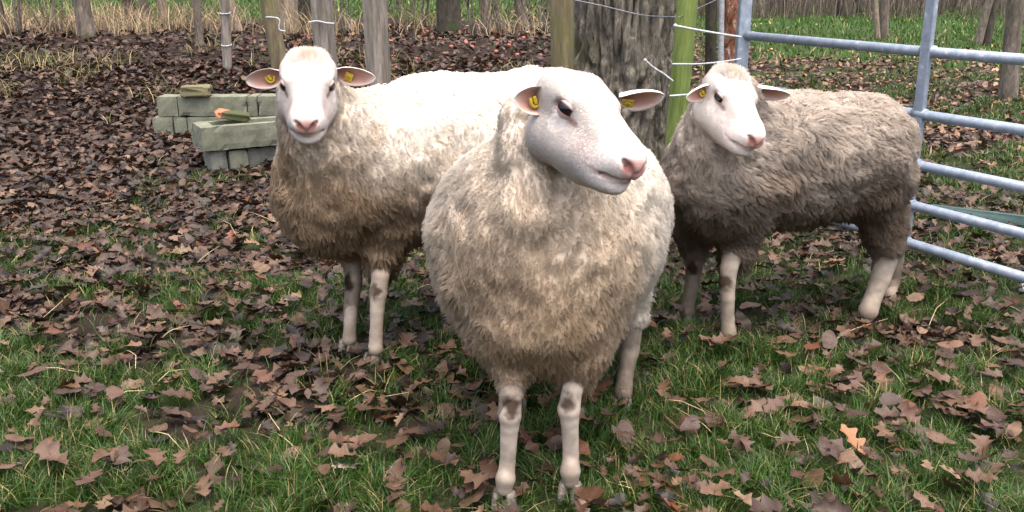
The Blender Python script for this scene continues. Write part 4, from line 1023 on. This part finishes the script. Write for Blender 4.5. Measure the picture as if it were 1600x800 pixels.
# leaves that stand out
def single_leaf(label, u, v, sz, rot, tilt, mat, seed, curl=.4):
    g = ground(u, v); V, F, C = oak_leaf(seed, 22, curl); o = obj("oak_leaf", mesh("oak_leaf", V, F, C), mat); o.location = (g[0], g[1], g[2] + .035); o.scale = (sz,) * 3
    o.rotation_euler = (tilt, .1, rot); tag(o, label, "leaf", "single bright fallen leaves")
single_leaf("bright orange-tan oak leaf lying before the shaggy sheep", 1330, 708, .115, .5, .5, leafmat("orange_leaf", (.21, .095, .038)), 203)
single_leaf("pale tan oak leaf with cut lobes at the grass edge", 545, 745, .10, 2.4, .3, leafmat("pale_leaf", (.28, .21, .175)), 207)
single_leaf("red-brown leaf on the grass below the staring sheep's chest", 292, 498, .115, 1.4, .2, leafmat("red_leaf", (.14, .04, .028)), 211)
single_leaf("rust-coloured curled leaf between the front sheep's hooves", 830, 712, .10, .8, .5, leafmat("rust_leaf", (.13, .058, .036)), 215)

# fallen apples on the bank
rg = random.Random(12)
APP = [(640, 62, 0), (655, 55, 0), (668, 48, 0), (688, 60, 0), (705, 72, 0), (722, 58, 0), (740, 66, 0), (652, 92, 0), (620, 105, 0), (615, 88, 0), (760, 52, 0), (775, 80, 0), (795, 70, 0), (808, 85, 0), (844, 86, 0), (818, 58, 0), (730, 40, 1), (640, 40, 1), (824, 50, 1), (845, 35, 1), (482, 58, 0), (470, 55, 0), (1188, 35, 1), (1203, 34, 1), (1275, 36, 1), (1205, 75, 1)]
for i, (u, v, yl) in enumerate(APP):
    g = ground(u, v + 4); r = .026
    V, F = sphere_vf(np.zeros(3), r, 12, 9, None, (1, 1, .9)); top = V[:, 2] > r * .7; V[top, 2] -= (V[top, 2] - r * .7) * 1.3
    a = obj("fallen_apple", mesh("fallen_apple", V, F), M_apple_y if yl else M_apple); a.location = (g[0], g[1], g[2] + .022)
    lab = ("small yellow apple in the leaves beyond the gate" if u > 1100 else "small yellow apple on the leafy bank") if yl else "small red apple on the leafy bank behind the sheep"
    tag(a, lab, "apple", "yellow windfalls beyond the gate" if yl and u > 1100 else "yellow windfalls on the bank" if yl else "red windfalls on the bank")

# straws
STRAW = [[(735, 308), (718, 350), (712, 400)],]
rs = random.Random(4)
spots = [(255, 540, 300, 520), (300, 590, 250, 620), (310, 420, 345, 395), (560, 630, 640, 640), (540, 645, 600, 628), (420, 660, 440, 700), (430, 690, 470, 735), (590, 565, 660, 540), (110, 470, 70, 510), (200, 560, 215, 600), (60, 590, 130, 600), (1030, 640, 1110, 660), (1300, 545, 1385, 515), (1260, 430, 1270, 405), (1470, 635, 1535, 645), (1520, 640, 1545, 660), (1110, 690, 1050, 650), (960, 770, 1000, 785), (930, 750, 985, 790), (340, 350, 370, 385), (390, 340, 450, 370), (170, 640, 230, 635), (80, 760, 90, 700), (240, 690, 290, 720), (1450, 520, 1480, 480), (1550, 490, 1599, 505), (1180, 690, 1240, 700), (650, 430, 690, 440), (1290, 420, 1320, 430), (20, 420, 55, 400), (150, 330, 200, 322), (640, 470, 700, 462)]
for k, (a, b, c_, d_) in enumerate(spots):
    g0, g1 = ground(a, b), ground(c_, d_); mid = (g0 + g1) / 2 + np.array([rs.uniform(-.02, .02), rs.uniform(-.02, .02), rs.uniform(.0, .025)])
    V, F = tube([g0 + [0, 0, .03], g0 * .55 + mid * .45 + [0, 0, .034], mid + [0, 0, .032], g1 + [0, 0, rs.uniform(.025, .06)]], [.0014, .0013, .0014, .001], 5)
    o = obj("straw_stalk", mesh("straw_stalk", V, F), M_straw, GROUND)
# stalk caught in the front sheep's fleece
o = empty("wool_straw", P(735, 310, 1.93), "thin straw caught in the front sheep's chest wool", "straw")
V, F = tube(spline([P(738, 308, 1.99), P(718, 350, 1.93), P(711, 395, 1.91), P(722, 440, 1.90), P(733, 466, 1.90)], 14), .0008, 5); part("stem", V, F, M_straw_b, o)

# ---------------------------------------------------------------- grass
def blades(name, x, y, hgt, wid, cols, m, label, lean=.5, seg=3, cat="grass", z0=None, seed=5):
    r = np.random.default_rng(seed); n = len(x); a = r.uniform(0, 6.283, n); ln = np.abs(r.normal(lean, lean * .5, n)); z = (terrain(x, y) if z0 is None else z0) - .006
    base = np.stack([x, y, z], 1); d = np.stack([np.cos(a), np.sin(a), np.zeros(n)], 1); b2 = a + r.normal(0, .6, n) + math.pi / 2; sd = np.stack([np.cos(b2), np.sin(b2), np.zeros(n)], 1)
    V = np.zeros((n, seg * 2 + 1, 3))
    for i in range(seg + 1):
        s = i / seg; c = base + np.array([0, 0, 1.0]) * (hgt * s * (1 - .35 * ln * s))[:, None] + d * (hgt * ln * s * s)[:, None]
        if i < seg:
            w = (wid * (1 - .55 * s))[:, None]; V[:, 2 * i] = c - sd * w; V[:, 2 * i + 1] = c + sd * w
        else: V[:, 2 * seg] = c
    k = seg * 2 + 1; off = (np.arange(n) * k)[:, None]
    T = []
    for i in range(seg - 1):
        q = np.array([[2 * i, 2 * i + 1, 2 * i + 3], [2 * i, 2 * i + 3, 2 * i + 2]]); T.append((off[:, :, None] + q[None]).reshape(-1, 3))
    T.append(off + np.array([[2 * seg - 2, 2 * seg - 1, 2 * seg]]))
    o = obj(name, mesh(name, V.reshape(-1, 3), np.concatenate(T), np.repeat(cols, k, 0)), m); tag(o, label, cat, None, "stuff"); return o
def gcols(n, r, dry=.11):
    c = np.array([.028, .070, .010]) * r.uniform(.6, 1.6, n)[:, None]; yl = r.random(n)
    c[yl < .35] *= np.array([1.35, 1.12, .9]); dr = r.random(n) < dry; c[dr] = np.array([.32, .26, .12]) * r.uniform(.6, 1.1, dr.sum())[:, None]; return c
rgz = np.random.default_rng(303)
def grass_patch(n, x0, x1, y0, y1, h0, h1, label, dens=1.0, wid=.0017, tuft=True, seed=5, lim=.0):
    x, y = pts_area(n, x0, x1, y0, y1, rgz); ok, u, v = in_view(x, y, 40); g = grassiness(x, y)
    t = sstep(.35, .65, vnoise(np.stack([x * 13, y * 13, x * 0], -1), 91)) if tuft else 1
    ok &= rgz.random(len(x)) < (lim + g * (.18 + .82 * t)) * dens; x, y = x[ok], y[ok]
    tt = vnoise(np.stack([x * 13, y * 13, x * 0], -1), 91)
    h = rgz.uniform(h0, h1, len(x)) * (.55 + .9 * tt)
    blades("grass", x, y, h, np.full(len(x), wid) * rgz.uniform(.7, 1.3, len(x)), gcols(len(x), rgz), M_grass, label, .65, 3, seed=seed)
grass_patch(190000, -1.9, 1.9, 1.5, 3.6, .035, .085, "short green turf in the foreground", 1, .0016, True, 5, .03)
grass_patch(90000, -3.2, 4.2, 3.4, 6.4, .035, .08, "patchy green turf around the sheep and under the gate", .8, .0026, True, 6, .012)
grass_patch(70000, -3, 9, 6.2, 12, .05, .10, "turf patches beyond the gate", .8, .005, False, 7, .01)
x, y = pts_area(60000, -20, 14, 12.5, 30, rgz); ok, u, v = in_view(x, y, 20); ok &= rgz.random(len(x)) < grassiness(x, y); x, y = x[ok], y[ok]
blades("grass", x, y, rgz.uniform(.06, .14, len(x)), np.full(len(x), .012), gcols(len(x), rgz, .06) * 1.5, M_grass, "open green meadow behind the trees", .5, 2, seed=8)
# reeds and dry stalks along the bank
x, y = pts_area(14000, -11, 1.0, 11.2, 14, rgz); ok, u, v = in_view(x, y, 30)
dn = n2(x, y, 1.5, 45, 3); bias = np.where(u < 500, .10, -.08) - .25 * np.exp(-((u - 420) / 45) ** 2) * (u < 480)
ok &= rgz.random(len(x)) < np.clip((dn + bias - .40) * 2.2, .0, 1); x, y = x[ok], y[ok]
tc = np.array([.33, .25, .15]) * rgz.uniform(.55, 1.3, len(x))[:, None]
blades("dry_reeds", x, y, rgz.uniform(.18, .6, len(x)), np.full(len(x), .0045), tc, M_dry, "tan dry reeds and grasses along the top of the bank", .75, 3, seed=9)
x, y = pts_area(9000, -6, 1.5, 7.6, 10.8, rgz); ok, u, v = in_view(x, y, 30); ok &= rgz.random(len(x)) < sstep(.52, .62, n2(x, y, 1.9, 46, 2)) * .9; x, y = x[ok], y[ok]
tc = np.where((rgz.random(len(x)) < .55)[:, None], np.array([[.30, .25, .12]]), np.array([[.10, .12, .035]])) * rgz.uniform(.6, 1.3, len(x))[:, None]
blades("dry_grass", x, y, rgz.uniform(.08, .26, len(x)), np.full(len(x), .004), tc, M_dry, "straw-coloured tussocks on the leafy bank", .8, 3, seed=10)
# moss cushions on the bank
# brush: thin bare stems, single shrubs near, one thicket far beyond the gate
def shrub(label, u, v, y, n, h, spread, m, seed):
    b = P(u, v, y); z = float(terrain(b[0], b[1])); root = empty("bare_shrub", (b[0], b[1], z), label, "shrub", "bare shrubs"); r = random.Random(seed)
    for i in range(n):
        a = r.uniform(0, 6.28); p = np.array([b[0] + math.cos(a) * .08, b[1] + math.sin(a) * .08, z - .05]); L = h * r.uniform(.6, 1.1); s = spread * r.uniform(.2, 1)
        e = p + np.array([math.cos(a) * s, math.sin(a) * s * .5, L]); md = (p + e) / 2 + np.array([r.uniform(-.06, .06), 0, .05]); mb = MB(); rr = r.uniform(.008, .018)
        pa = spline([p, md, e], 8); mb.add(*tube(pa, np.linspace(rr, rr * .3, 8), 6))
        for _ in range(3):
            q = pa[r.randint(2, 6)]; c = r.uniform(0, 6.28); l2 = L * r.uniform(.2, .4); mb.add(*tube([q, q + np.array([math.cos(c) * l2 * .5, math.sin(c) * l2 * .3, l2])], [rr * .45, .003], 5))
        V, F = mb.get(); part("stem", V, F, m, root)
for k, (u, v, y, n, h, sp, lab) in enumerate([(25, 55, 11.5, 7, 1.7, .7, "bare shrub in the reeds at the picture's far left"), (85, 50, 11.8, 6, 1.6, .6, "bare shrub beside the dark leaning trunk"), (300, 45, 13, 6, 1.6, .6, "bare shrub behind the thin dark stake"),
        (545, 55, 12, 6, 1.5, .5, "bare shrub between the hooked post and the thick pale post"), (628, 40, 13.5, 6, 1.5, .6, "bare shrub just past the thick pale post"), (745, 52, 11.5, 8, 1.6, .8, "bare shrub next to the dark wet trunk"), (790, 50, 12.2, 8, 1.7, .8, "bare shrub halfway between the wet trunk and brown post"), (845, 50, 11.8, 8, 1.6, .6, "bare shrub touching the brown mossy post"), (655, 45, 12.8, 6, 1.5, .6, "bare shrub left of the dark wet trunk")]):
    shrub(lab, u, v, y, n, h, sp, M_bark, 70 + k)
x, y = pts_area(11000, -2, 26, 23, 36, rgz); ok, u, v = in_view(x, y, 60); ok &= (u > 1150) & (rgz.random(len(x)) < .9 - .5 * (n2(x, y, .35, 48, 2) > .55)); x, y = x[ok], y[ok]
tc = np.array([.105, .085, .065]) * rgz.uniform(.5, 1.6, len(x))[:, None]
blades("thicket_undergrowth", x, y, rgz.uniform(.3, 1.7, len(x)) * (.5 + n2(x, y, .5, 52, 2)), np.full(len(x), .010), tc, M_dry, "brown bare thicket far beyond the gate", .42, 3, "thicket", seed=12)
x, y = pts_area(9000, -14, 6, 24, 34, rgz); ok, u, v = in_view(x, y, 60); x, y = x[ok], y[ok]
tc = np.array([.12, .11, .06]) * rgz.uniform(.5, 1.5, len(x))[:, None]
blades("hedge_undergrowth", x, y, rgz.uniform(.5, 1.6, len(x)), np.full(len(x), .016), tc, M_dry, "dim hedge at the far side of the meadow", .25, 3, "hedge", seed=13)

for k, (u, v, y, w) in enumerate([(1190, 28, 24, 7), (1228, 22, 26, 9), (1262, 25, 25, 6), (1345, 26, 26, 8), (1405, 24, 27, 9), (1468, 26, 26, 7), (1500, 24, 28, 8)]):
    tree("slim_tree", "slim bare trunk in the far thicket beyond the gate", u, v, u + (k % 3 - 1) * 4, y, w, M_bark_dark if k % 2 else M_bark, "slim trunks in the far thicket", limbs=2, seed=40 + k, sides=10)
